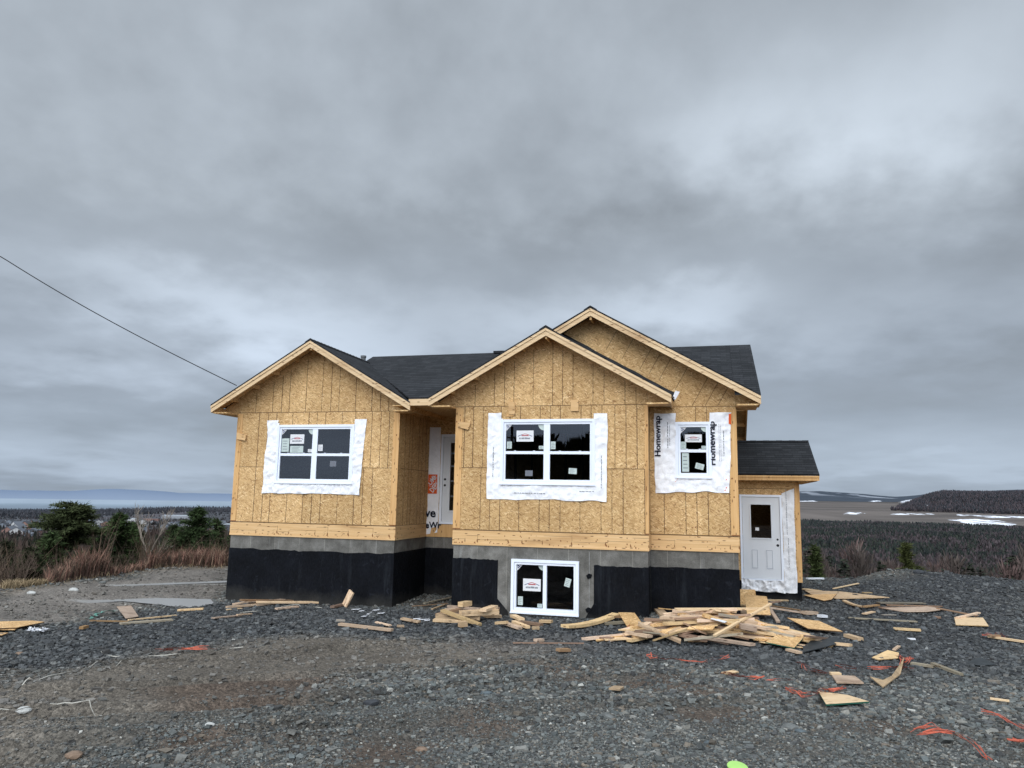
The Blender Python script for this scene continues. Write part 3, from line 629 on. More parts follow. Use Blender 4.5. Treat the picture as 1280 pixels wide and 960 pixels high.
def corner_guard(w, x, z, y, s=.13):
    m = MB(); m.face([(x, y - .003, z - s), (x + s * .95, y - .003, z), (x, y - .003, z)])
    for (a, b) in ((.02, .02), (.045, .035), (.022, .055)): m.box(x + a * s / .13, y - .006, z - (b + .022) * s / .13, x + (a + .02) * s / .13, y - .004, z - b * s / .13, 1)
    sub(m, 'corner_sticker', ['sticker_white', 'emblem_blue'], w)
def round_label(w, x, z, y, r=.12):
    m = MB(); pts = [(x, y - .003, z)] + [(x - r * math.cos(t), y - .003, z - r * math.sin(t)) for t in np.linspace(0, math.pi / 2, 9)]
    m.face(pts[::-1]); sub(m, 'round_sticker', ['sticker_pale'], w)
def frame_box(mb, x0, x1, z0, z1, w, y0, y1, mi=0):
    mb.box(x0, y0, z1 - w, x1, y1, z1, mi); mb.box(x0, y0, z0, x1, y1, z0 + w, mi); mb.box(x0, y0, z0 + w, x0 + w, y1, z1 - w, mi); mb.box(x1 - w, y0, z0 + w, x1, y1, z1 - w, mi)
def window(x0, x1, z0, z1, y, panes, mull, rail, label, proud=.035, logo_pos=None, extra=()):
    mb = MB(); frame_box(mb, x0, x1, z0, z1, .055, y - proud, y + .05); frame_box(mb, x0 + .057, x1 - .057, z0 + .057, z1 - .057, .042, y - proud + .018, y + .05)
    # dark shadow gap between the two steps, and a sill nose
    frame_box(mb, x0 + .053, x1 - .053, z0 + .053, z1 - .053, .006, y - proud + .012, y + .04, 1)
    mb.box(x0 - .006, y - proud - .02, z0 - .008, x1 + .006, y - proud + .002, z0 + .02)
    ix0, ix1, iz0, iz1 = x0 + .099, x1 - .099, z0 + .099, z1 - .099; ya, yb = y - proud + .022, y + .045
    if mull: c, w = mull; mb.box(c - w / 2, ya, iz0, c + w / 2, yb, iz1)
    spans = [(ix0, mull[0] - mull[1] / 2), (mull[0] + mull[1] / 2, ix1)] if mull else [(ix0, ix1)]
    if rail:
        for a, b in spans:
            mb.box(a, ya + .002, rail - .028, b, yb, rail + .028)
            for t in (.25, .75): mb.box(a + (b - a) * t - .02, ya - .004, rail + .028, a + (b - a) * t + .02, ya + .02, rail + .040)
    w = hb(mb, 'window', ['vinyl', 'vinyl_shadow'], label)
    yg = y + .012
    zsp = [(iz0, rail - .028), (rail + .028, iz1)] if rail else [(iz0, iz1)]
    for a, b in spans:
        for c, d in zsp:
            g = MB(); g.face([(a, yg, c), (b, yg, c), (b, yg, d), (a, yg, d)]); sub(g, 'pane', ['glass'], w)
    xa, xb = spans[0]; za, zb = zsp[-1]
    corner_guard(w, xa, zb, yg)
    round_label(w, xb, zb, yg, min(.12, (xb - xa) * .2))
    for e in extra: sticker(w, *e[:4], yg, *e[4:])
    return w
window(.957, 2.849, 1.204, 2.49, 0, 4, (1.895, .125), 1.83, 'four pane window in the centre bay wall', extra=[(1.27, 1.62, 2.05, 2.27, 'sticker_white', True), (1.075, 1.175, 1.91, 2.05, 'sticker_pale'), (1.73, 1.826, 1.90, 1.965, 'sticker_pale'), (1.965, 2.065, 1.90, 2.05, 'sticker_pale'), (2.33, 2.49, 1.42, 1.53, 'sticker_pale', False, -.05), (1.46, 1.61, 1.37, 1.48, 'sticker_grey')])
window(-4.452, -2.552, 1.17, 2.473, YL, 4, (-3.508, .125), 1.806, 'four pane window in the left wing wall', extra=[(-4.14, -3.79, 2.05, 2.26, 'sticker_white', True), (-4.345, -4.16, 1.87, 2.17, 'sticker_pale'), (-3.68, -3.58, 1.86, 1.93, 'sticker_white'), (-3.43, -3.32, 1.89, 2.03, 'sticker_white'), (-3.12, -2.97, 1.55, 1.67, 'sticker_grey'), (-4.13, -3.80, 1.85, 2.0, 'sticker_pale')])
window(4.347, 5.028, 1.376, 2.462, YR, 2, None, 1.90, 'narrow two pane window in the right wall', extra=[(4.53, 4.85, 2.07, 2.22, 'sticker_white', True), (4.45, 4.55, 1.94, 2.08, 'sticker_pale'), (4.84, 4.925, 1.94, 2.0, 'sticker_pale'), (4.47, 4.60, 1.50, 1.86, 'sticker_pale'), (4.72, 4.88, 1.55, 1.66, 'sticker_pale', False, -.25)])
window(1.225, 2.55, -1.24, -.233, .008, 2, (1.89, .07), None, 'white sliding basement window in the concrete', proud=.07, extra=[(1.45, 1.80, -.83, -.60, 'sticker_white', True), (1.352, 1.45, -1.10, -.94, 'sticker_pale'), (1.74, 1.83, -1.13, -1.06, 'sticker_pale'), (2.27, 2.38, -.72, -.56, 'sticker_pale', False, -.25)])

# --- house wrap sheets
def wsurf(x, z, seed=0, amp=1.0):
    n = fbm(x * 3.2 + seed, z * 3.2, 3, 31 + seed); r = fbm(x * 9 + seed * 2, z * 5, 3, 41 + seed)
    r2 = fbm(x * 4 - z * 6 + seed, z * 4 + x * 5, 2, 51 + seed)
    return .004 + amp * (.030 * np.abs(n - .5) * 2 + .020 * (1 - np.abs(r - .5) * 6).clip(0, 1) + .016 * (1 - np.abs(r2 - .5) * 8).clip(0, 1))
def wrap(name, corners, hole, y, seed, label, mat='wrap', amp=1.0, top_gap=None, step=.03):
    (xa, za), (xb, zb), (xc, zc), (xd, zd) = corners      # bl, br, tr, tl
    W = max(xb - xa, .1); Hh = max(zd - za, .1); nx, nz = int(W / step), int(Hh / step)
    s, t = np.meshgrid(np.linspace(0, 1, nx + 1), np.linspace(0, 1, nz + 1))
    X = (1 - s) * (1 - t) * xa + s * (1 - t) * xb + s * t * xc + (1 - s) * t * xd; Z = (1 - s) * (1 - t) * za + s * (1 - t) * zb + s * t * zc + (1 - s) * t * zd
    e = .022; X = X + (vnoise(Z * 5, X * 3 + 7, seed) - .5) * e; Z = Z + (vnoise(X * 4, Z * 3 + 3, seed + 5) - .5) * e * (1 + 1.2 * (1 - t))
    Y = y - wsurf(X, Z, seed, amp)
    V = np.stack([X, Y, Z + ZB], -1).reshape(-1, 3); idx = np.arange((nx + 1) * (nz + 1)).reshape(nz + 1, nx + 1)
    F = []
    for j in range(nz):
        for i in range(nx):
            cx = X[j:j + 2, i:i + 2].mean(); cz = Z[j:j + 2, i:i + 2].mean()
            if hole and hole[0] < cx < hole[1] and cz > hole[2] : continue
            F.append((idx[j, i], idx[j, i + 1], idx[j + 1, i + 1], idx[j + 1, i]))
    o = npmesh(name, V, F, mat, smooth=True, parent=H); o['label'] = label; return o
def wtext(o, body, size, x, z, rot, y, seed, amp=1., mat='ink', bold=True, name='lettering', sx=1.):
    V, F = text_mb(body, size, bold); c, s = math.cos(rot), math.sin(rot); m = MB(); pv = []
    for v in V:
        a, b = v.x * sx, v.y; px, pz = x + a * c - b * s, z + a * s + b * c
        pv.append((px, y - float(wsurf(np.array([px]), np.array([pz]), seed, amp)[0]) - .020, pz))
    m.v = pv; m.f = F; m.m = [0] * len(F); m.uv = [(0, 0)] * sum(len(f) for f in F)
    return sub(m, name, [mat], o)
def small_print(o, x, z0, z1, y, seed, amp=1., w=.012, horiz=False):
    m = MB(); z = z0
    while z < z1:
        L = random.uniform(.02, .06); d = y - float(wsurf(np.array([x if not horiz else z]), np.array([z if not horiz else x]), seed, amp)[0]) - .009
        if horiz: m.face([(z, d, x), (z + L, d, x), (z + L, d, x + w), (z, d, x + w)])
        else: m.face([(x, d, z), (x + w, d, z), (x + w, d, z + L), (x, d, z + L)])
        z += L + random.uniform(.008, .02)
    k = .0015; dd = y - float(wsurf(np.array([x if not horiz else (z0 + z1) / 2]), np.array([(z0 + z1) / 2 if not horiz else x]), seed, amp)[0]) - .0088
    m.face([(z0, dd, x), (z1, dd, x), (z1, dd, x + k), (z0, dd, x + k)] if horiz else [(x, dd, z0), (x + k, dd, z0), (x + k, dd, z1), (x, dd, z1)])
    sub(m, 'small_print', ['sticker_grey'], o)
w1 = wrap('house_wrap', ((.680, .918), (3.078, .905), (3.092, 2.590), (.678, 2.632)), (.975, 2.835, 1.22), 0, 1, 'crinkled white wrap round the centre bay window', amp=.8)
small_print(w1, .80, 1.35, 1.95, 0, 1); small_print(w1, 2.97, 1.15, 1.75, 0, 1); small_print(w1, 1.05, 1.35, 2.5, 0, 1) if 0 else None
small_print(w1, 1.03, 1.25, 1.85, 0, 1, horiz=True); small_print(w1, 1.08, 2.55, 2.8, 0, 1, horiz=True)
w2 = wrap('house_wrap', ((-4.75, .955), (-2.36, .950), (-2.285, 2.585), (-4.712, 2.572)), (-4.43, -2.57, 1.19), YL, 2, 'crinkled white wrap round the left wing window', amp=1.1)
w3 = wrap('house_wrap', ((3.955, 1.10), (5.345, 1.115), (5.408, 2.642), (3.945, 2.636)), (4.365, 5.01, 1.39), YR, 3, 'loose white wrap with large lettering round the narrow right window', amp=1.0)
wtext(w3, 'Homewrap', .155, 4.062, 1.785, math.pi / 2, YR, 3, sx=1.13); wtext(w3, 'Homewrap', .165, 5.092, 1.62, math.pi / 2, YR, 3, sx=1.13)
small_print(w3, 4.20, 1.95, 2.42, YR, 3); small_print(w3, 4.24, 2.0, 2.35, YR, 3, w=.006)
small_print(w3, 5.17, 1.7, 2.42, YR, 3, w=.006); small_print(w3, 5.20, 1.7, 2.42, YR, 3, w=.006); small_print(w3, 5.25, 1.8, 2.3, YR, 3, w=.012)
m = MB(); m.face([(5.355, YR - .03, 2.42), (5.40, YR - .03, 2.40), (5.405, YR - .03, 2.61), (5.36, YR - .03, 2.61)]); sub(m, 'orange_print', ['orange'], w3)
for i in range(6):
    m = MB(); x = 5.25 + .03 * math.sin(i * 2.1); z = 1.14 + i * .05; m.face([(x, YR - .034, z), (x + .022, YR - .034, z + .008), (x + .018, YR - .034, z + .03), (x + .004, YR - .034, z + .02)]); sub(m, 'orange_print', ['orange'], w3)
for i in range(3):
    m = MB(); x = 4.33 + .02 * i; z = 1.30 + i * .025; m.face([(x, YR - .034, z), (x + .02, YR - .034, z + .006), (x + .02, YR - .034, z + .02), (x, YR - .034, z + .018)]); sub(m, 'orange_print', ['orange'], w3)
w4 = wrap('house_wrap', ((-1.495, .06), (-1.215, .10), (-1.205, 2.56), (-1.49, 2.58)), None, YP, 4, 'white wrap strip with orange and black print beside the recessed front door', amp=.4)
wtext(w4, 've', .285, -1.535, .46, 0, YP, 4, .4); wtext(w4, 'eWr', .20, -1.52, .205, 0, YP, 4, .4)
m = MB(); m.face([(-1.488, YP - .022, 1.0), (-1.262, YP - .022, 1.0), (-1.262, YP - .022, 1.45), (-1.488, YP - .022, 1.45)]); sub(m, 'orange_print', ['orange'], w4)
for body, x, z in (('DEPOT', -1.485, 1.015),):
    V, F = text_mb(body, .17, True); mm = MB(); c, s = math.cos(R(52)), math.sin(R(52)); mm.v = [(x + .12 + v.x * c * .72 - v.y * s, YP - .025, z + v.x * s * .72 + v.y * c) for v in V]
    # keep only the letters that fall on the orange square
    keep = [f for f in F if all(-1.488 <= mm.v[i][0] <= -1.262 and 1.0 <= mm.v[i][2] <= 1.45 for i in f)]
    mm.f = keep; mm.m = [0] * len(keep); mm.uv = [(0, 0)] * sum(len(f) for f in keep); sub(mm, 'lettering', ['sticker_white'], w4)
    V, F = text_mb('HOME', .17, True); mm = MB(); mm.v = [(x + .01 + v.x * c * .72 - v.y * s, YP - .025, z + .10 + v.x * s * .72 + v.y * c) for v in V]
    keep = [f for f in F if all(-1.488 <= mm.v[i][0] <= -1.262 and 1.0 <= mm.v[i][2] <= 1.45 for i in f)]
    if keep: mm.f = keep; mm.m = [0] * len(keep); mm.uv = [(0, 0)] * sum(len(f) for f in keep); sub(mm, 'lettering', ['sticker_white'], w4)

# --- front door
m = MB(); frame_box(m, DRX0, DRX1, DRZ0, DRZ1, .055, YP - .03, YP + .1)
d = hb(m, 'front_door', ['vinyl'], 'pale front door with a glazed panel inside the porch recess')
m = MB(); wall_xz(m, DRX0 + .058, DRX1 - .058, DRZ0 + .058, DRZ1 - .058, YP + .0, [(DRX0 + .24, DRX1 - .24, .62, 2.20)], .045); frame_box(m, DRX0 + .20, DRX1 - .20, .58, 2.24, .038, YP - .014, YP + .0)
sub(m, 'door_leaf', ['door_paint'], d)
m = MB(); m.face([(DRX0 + .24, YP + .02, .62), (DRX1 - .24, YP + .02, .62), (DRX1 - .24, YP + .02, 2.2), (DRX0 + .24, YP + .02, 2.2)]); sub(m, 'pane', ['glass'], d)
m = MB()
for z in (.95, 1.3, 1.65, 1.95): m.box(DRX0 + .24, YP + .012, z - .012, DRX1 - .24, YP + .018, z + .012)
for x in (DRX0 + .42, DRX1 - .42): m.box(x - .01, YP + .013, .62, x + .01, YP + .017, 2.2)
sub(m, 'muntins', ['metal'], d)
for z in (1.34, 1.20): m = MB(); m.tube([(DRX0 + .115, YP - .004, z), (DRX0 + .115, YP + .001, z)], .028, 14); sub(m, 'lock_hole', ['black_plastic'], d)

# --- side porch (annex) with entry door
AX1, AY = 6.975, 4.5; AZT = 1.45; AZ0 = -.88
m = MB(); wall_xz(m, XR1 + .004, AX1, AZ0, AZT, AY, [(5.65, 6.57, -.87, 1.10)], .14)
m.box(AX1 - .14, AY + .142, AZ0, AX1, 7.6, AZT); m.box(XR1 + .004, 7.46, AZ0, AX1 - .142, 7.6, AZT)
m.prism([(AY + .2, AZT), (7.6 - .1, AZT), (6.02, 2.35)], AX1 - .12, AX1 - .01, ax='x')
m.box(XR1 + .004, AY - .0025, 1.255, AX1, AY + .002, 1.265, 1); m.box(6.80, AY - .0025, AZ0, 6.81, AY + .002, 1.25, 1)
for z in (-.45, .1, .65, 1.0): m.box(6.87, AY - .0025, z, AX1, AY + .002, z + .01, 1)
hb(m, 'wall', ['osb', 'joint'], 'OSB wall of the low side porch')
m = MB(); m.box(AX1 - .09, AY - .012, AZ0, AX1 + .012, AY + .01, AZT - .05); hb(m, 'corner_board', ['pine_v'])
m = MB(); m.box(XR1 + .004, AY + .01, -1.9, AX1 - .01, AY + .2, AZ0 - .002); m.box(AX1 - .2, AY + .202, -1.9, AX1 - .01, 7.6, AZ0 - .002); hb(m, 'porch_foundation', ['tar'])
AEZ, ARZ, AYE, AYR, AXR = 1.595, 2.50, 4.13, 6.02, 7.40
m = MB(); slope_x(m, XR1 + .002, AXR, AYE, AEZ, AYR, ARZ); slope_x(m, XR1 + .002, AXR, 2 * AYR - AYE, AEZ, AYR, ARZ)
for k in range(12):
    xa, xb = XR1 + .01 + k * .158, XR1 + .01 + (k + 1) * .158; m.box(xa, AYR - .09, ARZ - .03, min(xb, AXR) - .004, AYR + .09, ARZ + .012 + .004 * (k % 2))
rf = hb(m, 'roof', ['shingles'], 'low shingled roof of the side porch')
m = MB(); m.box(XR1 + .004, AYE + .012, AEZ - .145, AXR - .005, AYE + .045, AEZ - .034); m.box(XR1 + .004, AYE - .006, AEZ - .075, AXR - .005, AYE + .011, AEZ - .034); sub(m, 'fascia_board', ['pine_v'], rf)
m = MB(); s_ = (ARZ - AEZ) / (AYR - AYE)
q = [(AYE + .05, AEZ - .03), (AYE + .05, AEZ - .14), (AYR, ARZ - .15), (AYR, ARZ - .04)]; m.prism(q, AXR - .04, AXR - .006, ax='x')
q2 = [(2 * AYR - a, b) for a, b in q][::-1]; m.prism(q2, AXR - .04, AXR - .006, ax='x'); m.box(XR1 + .004, AYE + .05, AEZ - .16, AXR - .045, AY - .004, AEZ - .14); m.box(AX1 + .014, AY + .0, AEZ - .16, AXR - .045, 7.6, AEZ - .14)
sub(m, 'soffit', ['osb'], rf)
m = MB(); frame_box(m, 5.632, 6.585, -.885, 1.115, .05, AY - .03, AY + .12)
d = hb(m, 'side_door', ['vinyl'], 'pale grey entry door with a dark half window on the side porch')
m = MB(); wall_xz(m, 5.69, 6.528, -.83, 1.06, AY - .005, [(5.88, 6.335, .105, .885)], .045); frame_box(m, 5.852, 6.363, .077, .913, .030, AY - .02, AY - .005)
sub(m, 'door_leaf', ['door_paint'], d)
for x0, x1 in ((5.868, 6.026), (6.196, 6.360)):
    m = MB(); frame_box(m, x0, x1, -.61, -.157, .014, AY - .012, AY - .005); frame_box(m, x0 + .0145, x1 - .0145, -.595, -.172, .008, AY - .008, AY - .0052, 1); m.box(x0 + .03, AY - .013, -.58, x1 - .03, AY - .005, -.187); sub(m, 'door_panel', ['door_paint', 'door_groove'], d)
m = MB(); m.face([(5.88, AY + .02, .105), (6.335, AY + .02, .105), (6.335, AY + .02, .885), (5.88, AY + .02, .885)]); sub(m, 'pane', ['glass'], d)
m = MB(); m.face([(5.98, AY + .015, .275), (6.06, AY + .015, .275), (6.06, AY + .015, .345), (5.98, AY + .015, .345)]); sub(m, 'sticker', ['sticker_white'], d)
for z, r_ in ((.08, .024), (-.055, .031)): m = MB(); m.tube([(6.468, AY - .009, z), (6.468, AY - .004, z)], r_, 14); sub(m, 'lock_hole', ['black_plastic'], d)
for z in (.85, .12, -.62): m = MB(); m.box(5.676, AY - .02, z - .05, 5.69, AY - .006, z + .05); sub(m, 'hinge', ['metal'], d)
w5 = wrap('house_wrap', ((6.588, -1.13), (6.865, -1.12), (6.86, 1.27), (6.592, 1.15)), None, AY, 5, 'white wrap strip hanging right of the side door', 'wrap_grey', .8)
small_print(w5, 6.68, .2, 1.2, AY, 5, w=.01); small_print(w5, 6.70, -.55, .1, AY, 5, w=.01)
w6 = wrap('house_wrap', ((5.62, -1.10), (6.60, -1.14), (6.60, -.86), (5.63, -.84)), None, AY - .03, 6, 'loose crumpled wrap hanging below the side door', 'wrap_grey', 2.2, step=.02)

# ================================================================== GROUND
def pip(poly, X, Y):
    ins = np.zeros(X.shape, bool); n = len(poly)
    for i in range(n):
        (xa, ya), (xb, yb) = poly[i], poly[(i + 1) % n]
        c = ((ya > Y) != (yb > Y)) & (X < (xb - xa) * (Y - ya) / (yb - ya + 1e-12) + xa); ins ^= c
    return ins
def sdf(poly, X, Y, s):
    "soft membership: 1 inside, fading over s metres outside/inside"
    ins = pip(poly, X, Y); d = np.full(X.shape, 1e9)
    n = len(poly)
    for i in range(n):
        (xa, ya), (xb, yb) = poly[i], poly[(i + 1) % n]; dx, dy = xb - xa, yb - ya; L = dx * dx + dy * dy + 1e-12
        t = np.clip(((X - xa) * dx + (Y - ya) * dy) / L, 0, 1); d = np.minimum(d, np.hypot(X - xa - t * dx, Y - ya - t * dy))
    d = np.where(ins, d, -d); return ss(-s, s, d)
def wpoly(px): return [tuple(at(u, v)[:2]) for u, v in px]
# areas of the yard, as ground polygons
DIRT1 = wpoly([(-60, 862), (60, 850), (130, 828), (230, 815), (330, 800), (420, 796), (560, 806), (640, 800), (720, 812), (640, 832), (500, 840), (400, 850), (330, 880), (230, 895), (130, 905), (60, 940), (20, 990), (-120, 990)])
DIRT2 = wpoly([(-60, 760), (0, 742), (60, 735), (150, 722), (200, 712), (288, 708), (286, 748), (200, 754), (150, 762), (60, 778), (0, 783), (-60, 790)])
SLATE = wpoly([(-60, 795), (60, 785), (130, 775), (180, 762), (284, 752), (420, 758), (560, 765), (760, 778), (930, 775), (1000, 742), (1003, 728), (1140, 722), (1300, 724), (1300, 840), (1180, 850), (1000, 840), (860, 835), (700, 815), (560, 800), (420, 796), (300, 800), (120, 826), (0, 846), (-60, 855)])
PUD = wpoly([(84, 749), (100, 747.5), (150, 748.5), (200, 748), (262, 750), (276, 753), (240, 759), (190, 758), (150, 753), (110, 753)])
PUD2 = wpoly([(135, 729.5), (200, 728), (285, 727), (285, 730), (200, 731), (140, 732)])
BRN = [wpoly(p) for p in ([(180, 870), (300, 850), (420, 852), (360, 880), (250, 895)], [(240, 930), (330, 915), (380, 935), (320, 970), (230, 965)], [(560, 905), (620, 895), (660, 912), (600, 930)], [(860, 890), (930, 880), (985, 890), (920, 905)], [(1000, 800 + 25), (1060, 830), (1100, 845), (1020, 842)], [(400, 935), (470, 915), (540, 925), (520, 950), (440, 985), (380, 985)], [(760, 850), (830, 845), (880, 858), (820, 868), (770, 862)], [(1040, 890), (1120, 885), (1160, 900), (1100, 912), (1050, 905)], [(640, 830), (700, 822), (760, 835), (700, 850)])]
SNOW = [wpoly(p) for p in ([(1127, 627), (1135, 624.5), (1146, 625), (1140, 628), (1128, 628.5)], [(1134, 631.5), (1152, 630), (1160, 633), (1215, 635.5), (1250, 638), (1278, 640.5), (1262, 640.5), (1195, 637.5), (1158, 634.5), (1138, 633)], [(1202, 643.2), (1240, 645), (1300, 645.5), (1300, 647.5), (1240, 647.3), (1205, 645)], [(1114, 642.5), (1135, 641.5), (1170, 642.2), (1168, 643.4), (1116, 643.8)], [(1192, 650), (1230, 649), (1258, 652), (1270, 656), (1262, 659), (1235, 657), (1208, 656)], [(1053, 641), (1062, 640.2), (1076, 641.5), (1068, 643), (1054, 643)], [(1088, 626), (1102, 625.4), (1102, 626.8), (1090, 627)], [(985, 626), (1020, 625.6), (1020, 626.8), (986, 627)])]
def lvl(pl): return float(np.median(gh(np.array([p[0] for p in pl]), np.array([p[1] for p in pl]))))
PUDDLES += [(p, l) for p, l in [(PUD, lvl(PUD)), (PUD2, lvl(PUD2))]]
def zone(X, Y):
    nx = (fbm(X / 1.1, Y / 1.1, 3, 50) - .5) * 1.2; ny = (fbm(X / 1.1, Y / 1.1, 3, 60) - .5) * 1.2
    near = np.hypot(X, Y) < 40
    out = {}
    for k, p, s in (('d1', DIRT1, .8), ('d2', DIRT2, .4), ('sl', SLATE, .85)):
        a = np.zeros(X.shape); a[near] = sdf(p, X[near] + nx[near], Y[near] + ny[near], s); out[k] = a
    a = np.zeros(X.shape)
    for p in BRN: a[near] = np.maximum(a[near], sdf(p, X[near] + nx[near], Y[near] + ny[near], .3))
    out['br'] = a
    a = np.zeros(X.shape)
    for p in (PUD, PUD2): a[near] = np.maximum(a[near], sdf(p, X[near] + nx[near] * .4, Y[near] + ny[near] * .4, .12))
    out['pu'] = a; return out

az_f = np.concatenate([np.arange(-180, -42, 3.), np.arange(-42, 42, .085), np.arange(42, 180, 3.)])
rr = np.concatenate([[.02, .4, .9, 1.5, 2.0], np.geomspace(2.5, 34, 560), np.geomspace(34.6, 900, 200), np.geomspace(905, 4500, 330), np.geomspace(4550, 14000, 70)])
A, RRm = np.meshgrid(np.radians(az_f), rr)
GX = RRm * np.sin(A); GY = RRm * np.cos(A); GZ = gh(GX, GY)
azd = np.degrees(A); nr, na = GX.shape
zz = zone(GX, GY)
lum = fbm(GX / .9, GY / .9, 4, 70); fl = fbm(GX / .12, GY / .12, 2, 75)
def C(*c): return np.array(c)
base = C(.082, .076, .066)[None, None] * (0.72 + .56 * lum)[..., None]
def blend(b, m, c): return b * (1 - m[..., None]) + c * m[..., None]
base = blend(base, zz['sl'], C(.034, .037, .042) * (0.75 + .5 * lum)[..., None])
base = blend(base, zz['d1'] * .95, C(.122, .106, .087) * (0.55 + .9 * lum)[..., None])
base = blend(base, zz['d2'], C(.150, .134, .118) * (0.65 + .7 * lum)[..., None])
base = blend(base, zz['br'] * .8, C(.090, .066, .050) * (.8 + .4 * lum)[..., None])
PUDM = zz['pu']; base = blend(base, PUDM * .9, C(.26, .25, .235) * np.ones_like(lum)[..., None])
base *= (0.8 + .4 * fl)[..., None] * np.where(RRm < 40, 1, 1)[..., None]
# far land colours, with distance haze mixed into them
far = ss(26, 34, RRm); w = ss(-8, 10, azd)
b1 = fbm(GX / 40, GY / 40, 5, 80); b2 = fbm(GX / 220, GY / 220, 5, 90)
lc = C(.040, .034, .028) * (.5 + 1.0 * b1)[..., None]; lc = blend(lc, ss(.5, .65, b2) * .6, C(.075, .050, .045)); haze = 1 - np.exp(-RRm / 7000.)
lc = blend(lc, haze * .8, C(.12, .15, .20))
rc = C(.030, .025, .022) * (.5 + b1)[..., None]
fieldm = ss(1230, 1420, RRm + (b1 - .5) * 300) * ss(4500, 4000, RRm)
fld = C(.115, .098, .088) * (.70 + .6 * fbm(GX / 500, GY / 120, 5, 95))[..., None]; fld = fld * (.75 + .5 * fbm(GX / 60, GY / 300, 3, 96))[..., None]; fld = blend(fld, ss(.52, .60, fbm(GX / 400, GY / 90, 4, 97)) * .6, C(.052, .045, .043))
rc = blend(rc, fieldm, fld)
rid = ss(26.6, 27.4, azd + (b1 - .5) * 1.5) * ss(1940, 2050, RRm); rc = blend(rc, rid, C(.042, .031, .029) * (.6 + .8 * b1)[..., None])
hill = ss(4300, 5200, RRm); hcol = C(.036, .048, .066) * (.8 + .4 * b2)[..., None]; rc = blend(rc, hill, hcol)
snw = ss(.60, .66, fbm(GX / 260, GY / 700, 4, 99)) * ss(6200, 7600, RRm); rc = blend(rc, snw * .5, C(.45, .48, .54))
snowm = np.zeros_like(GX); fm = (RRm > 900) & (azd > 5)
for p in SNOW:
    xs_ = GX[fm] + (b1[fm] - .5) * 50; ys_ = GY[fm] + (b2[fm] - .5) * 60; snowm[fm] = np.maximum(snowm[fm], pip(p, xs_, ys_) * ss(.40, .50, fbm(GX[fm] / 9, GY[fm] / 60, 3, 170)))
rc = blend(rc, snowm, C(.85, .88, .95))
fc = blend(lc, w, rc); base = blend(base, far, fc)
dry = ss(-1.5, .5, RRm - np.interp(azd, AZ_E, R_E)) * (1 - ss(4, 9, RRm - np.interp(azd, AZ_E, R_E))) * ss(-12, -20, azd); base = blend(base, dry * .8, C(.16, .12, .075) * (.6 + .8 * fl)[..., None])
def gmat():
    m, nt = new_mat('ground_surface'); a = N(nt, 'ShaderNodeVertexColor', layer_name='col'); o = objc(nt)
    n1 = noise(nt, o, 28, 5, .7); v = N(nt, 'ShaderNodeTexVoronoi', {'Vector': o, 'Scale': 36.}); v2 = N(nt, 'ShaderNodeTexVoronoi', {'Vector': o, 'Scale': 95.})
    sep = N(nt, 'ShaderNodeSeparateXYZ', {0: o}); d = N(nt, 'ShaderNodeVectorMath', {0: o}, operation='LENGTH').outputs['Value']; nearf = ramp(nt, M_(nt, 'DIVIDE', d, 100.), [(.2, 1.), (.45, 0.)])
    g = ramp(nt, n1.outputs[0], [(.25, .55), (.5, 1.), (.75, 1.5)]); vc = N(nt, 'ShaderNodeSeparateColor', {0: v.outputs['Color']}).outputs[0]; k = M_(nt, 'ADD', .62, M_(nt, 'MULTIPLY', vc, .76))
    vc2 = N(nt, 'ShaderNodeSeparateColor', {0: v2.outputs['Color']}).outputs[0]; k = M_(nt, 'MULTIPLY', k, M_(nt, 'ADD', .7, M_(nt, 'MULTIPLY', vc2, .6)))
    gg = mixc(nt, 1., g, N(nt, 'ShaderNodeCombineColor', {0: k, 1: k, 2: k}).outputs[0], 'MULTIPLY'); gg = mixc(nt, nearf, (1, 1, 1), gg)
    c = mixc(nt, 1., a.outputs[0], gg, 'MULTIPLY')
    h = M_(nt, 'ADD', M_(nt, 'MULTIPLY', n1.outputs[0], .6), M_(nt, 'ADD', M_(nt, 'MULTIPLY', v.outputs['Distance'], -.8), M_(nt, 'MULTIPLY', v2.outputs['Distance'], -.4)))
    h = M_(nt, 'MULTIPLY', h, nearf); bsdf(nt, c, .92, h, .7, .018, .2); MT['ground_surface'] = m
gmat()
idx = np.arange(nr * na).reshape(nr, na); f1 = np.stack([idx[:-1, :-1], idx[1:, :-1], idx[1:, 1:], idx[:-1, 1:]], -1).reshape(-1, 4)
f2 = np.stack([idx[:-1, -1], idx[1:, -1], idx[1:, 0], idx[:-1, 0]], -1); F = np.concatenate([f1, f2])[:, ::-1]
go = npmesh('ground', np.stack([GX, GY, GZ], -1).reshape(-1, 3), F, 'ground_surface', base.reshape(-1, 3), smooth=True); tag(go, kind='structure')
print('ground', len(F))
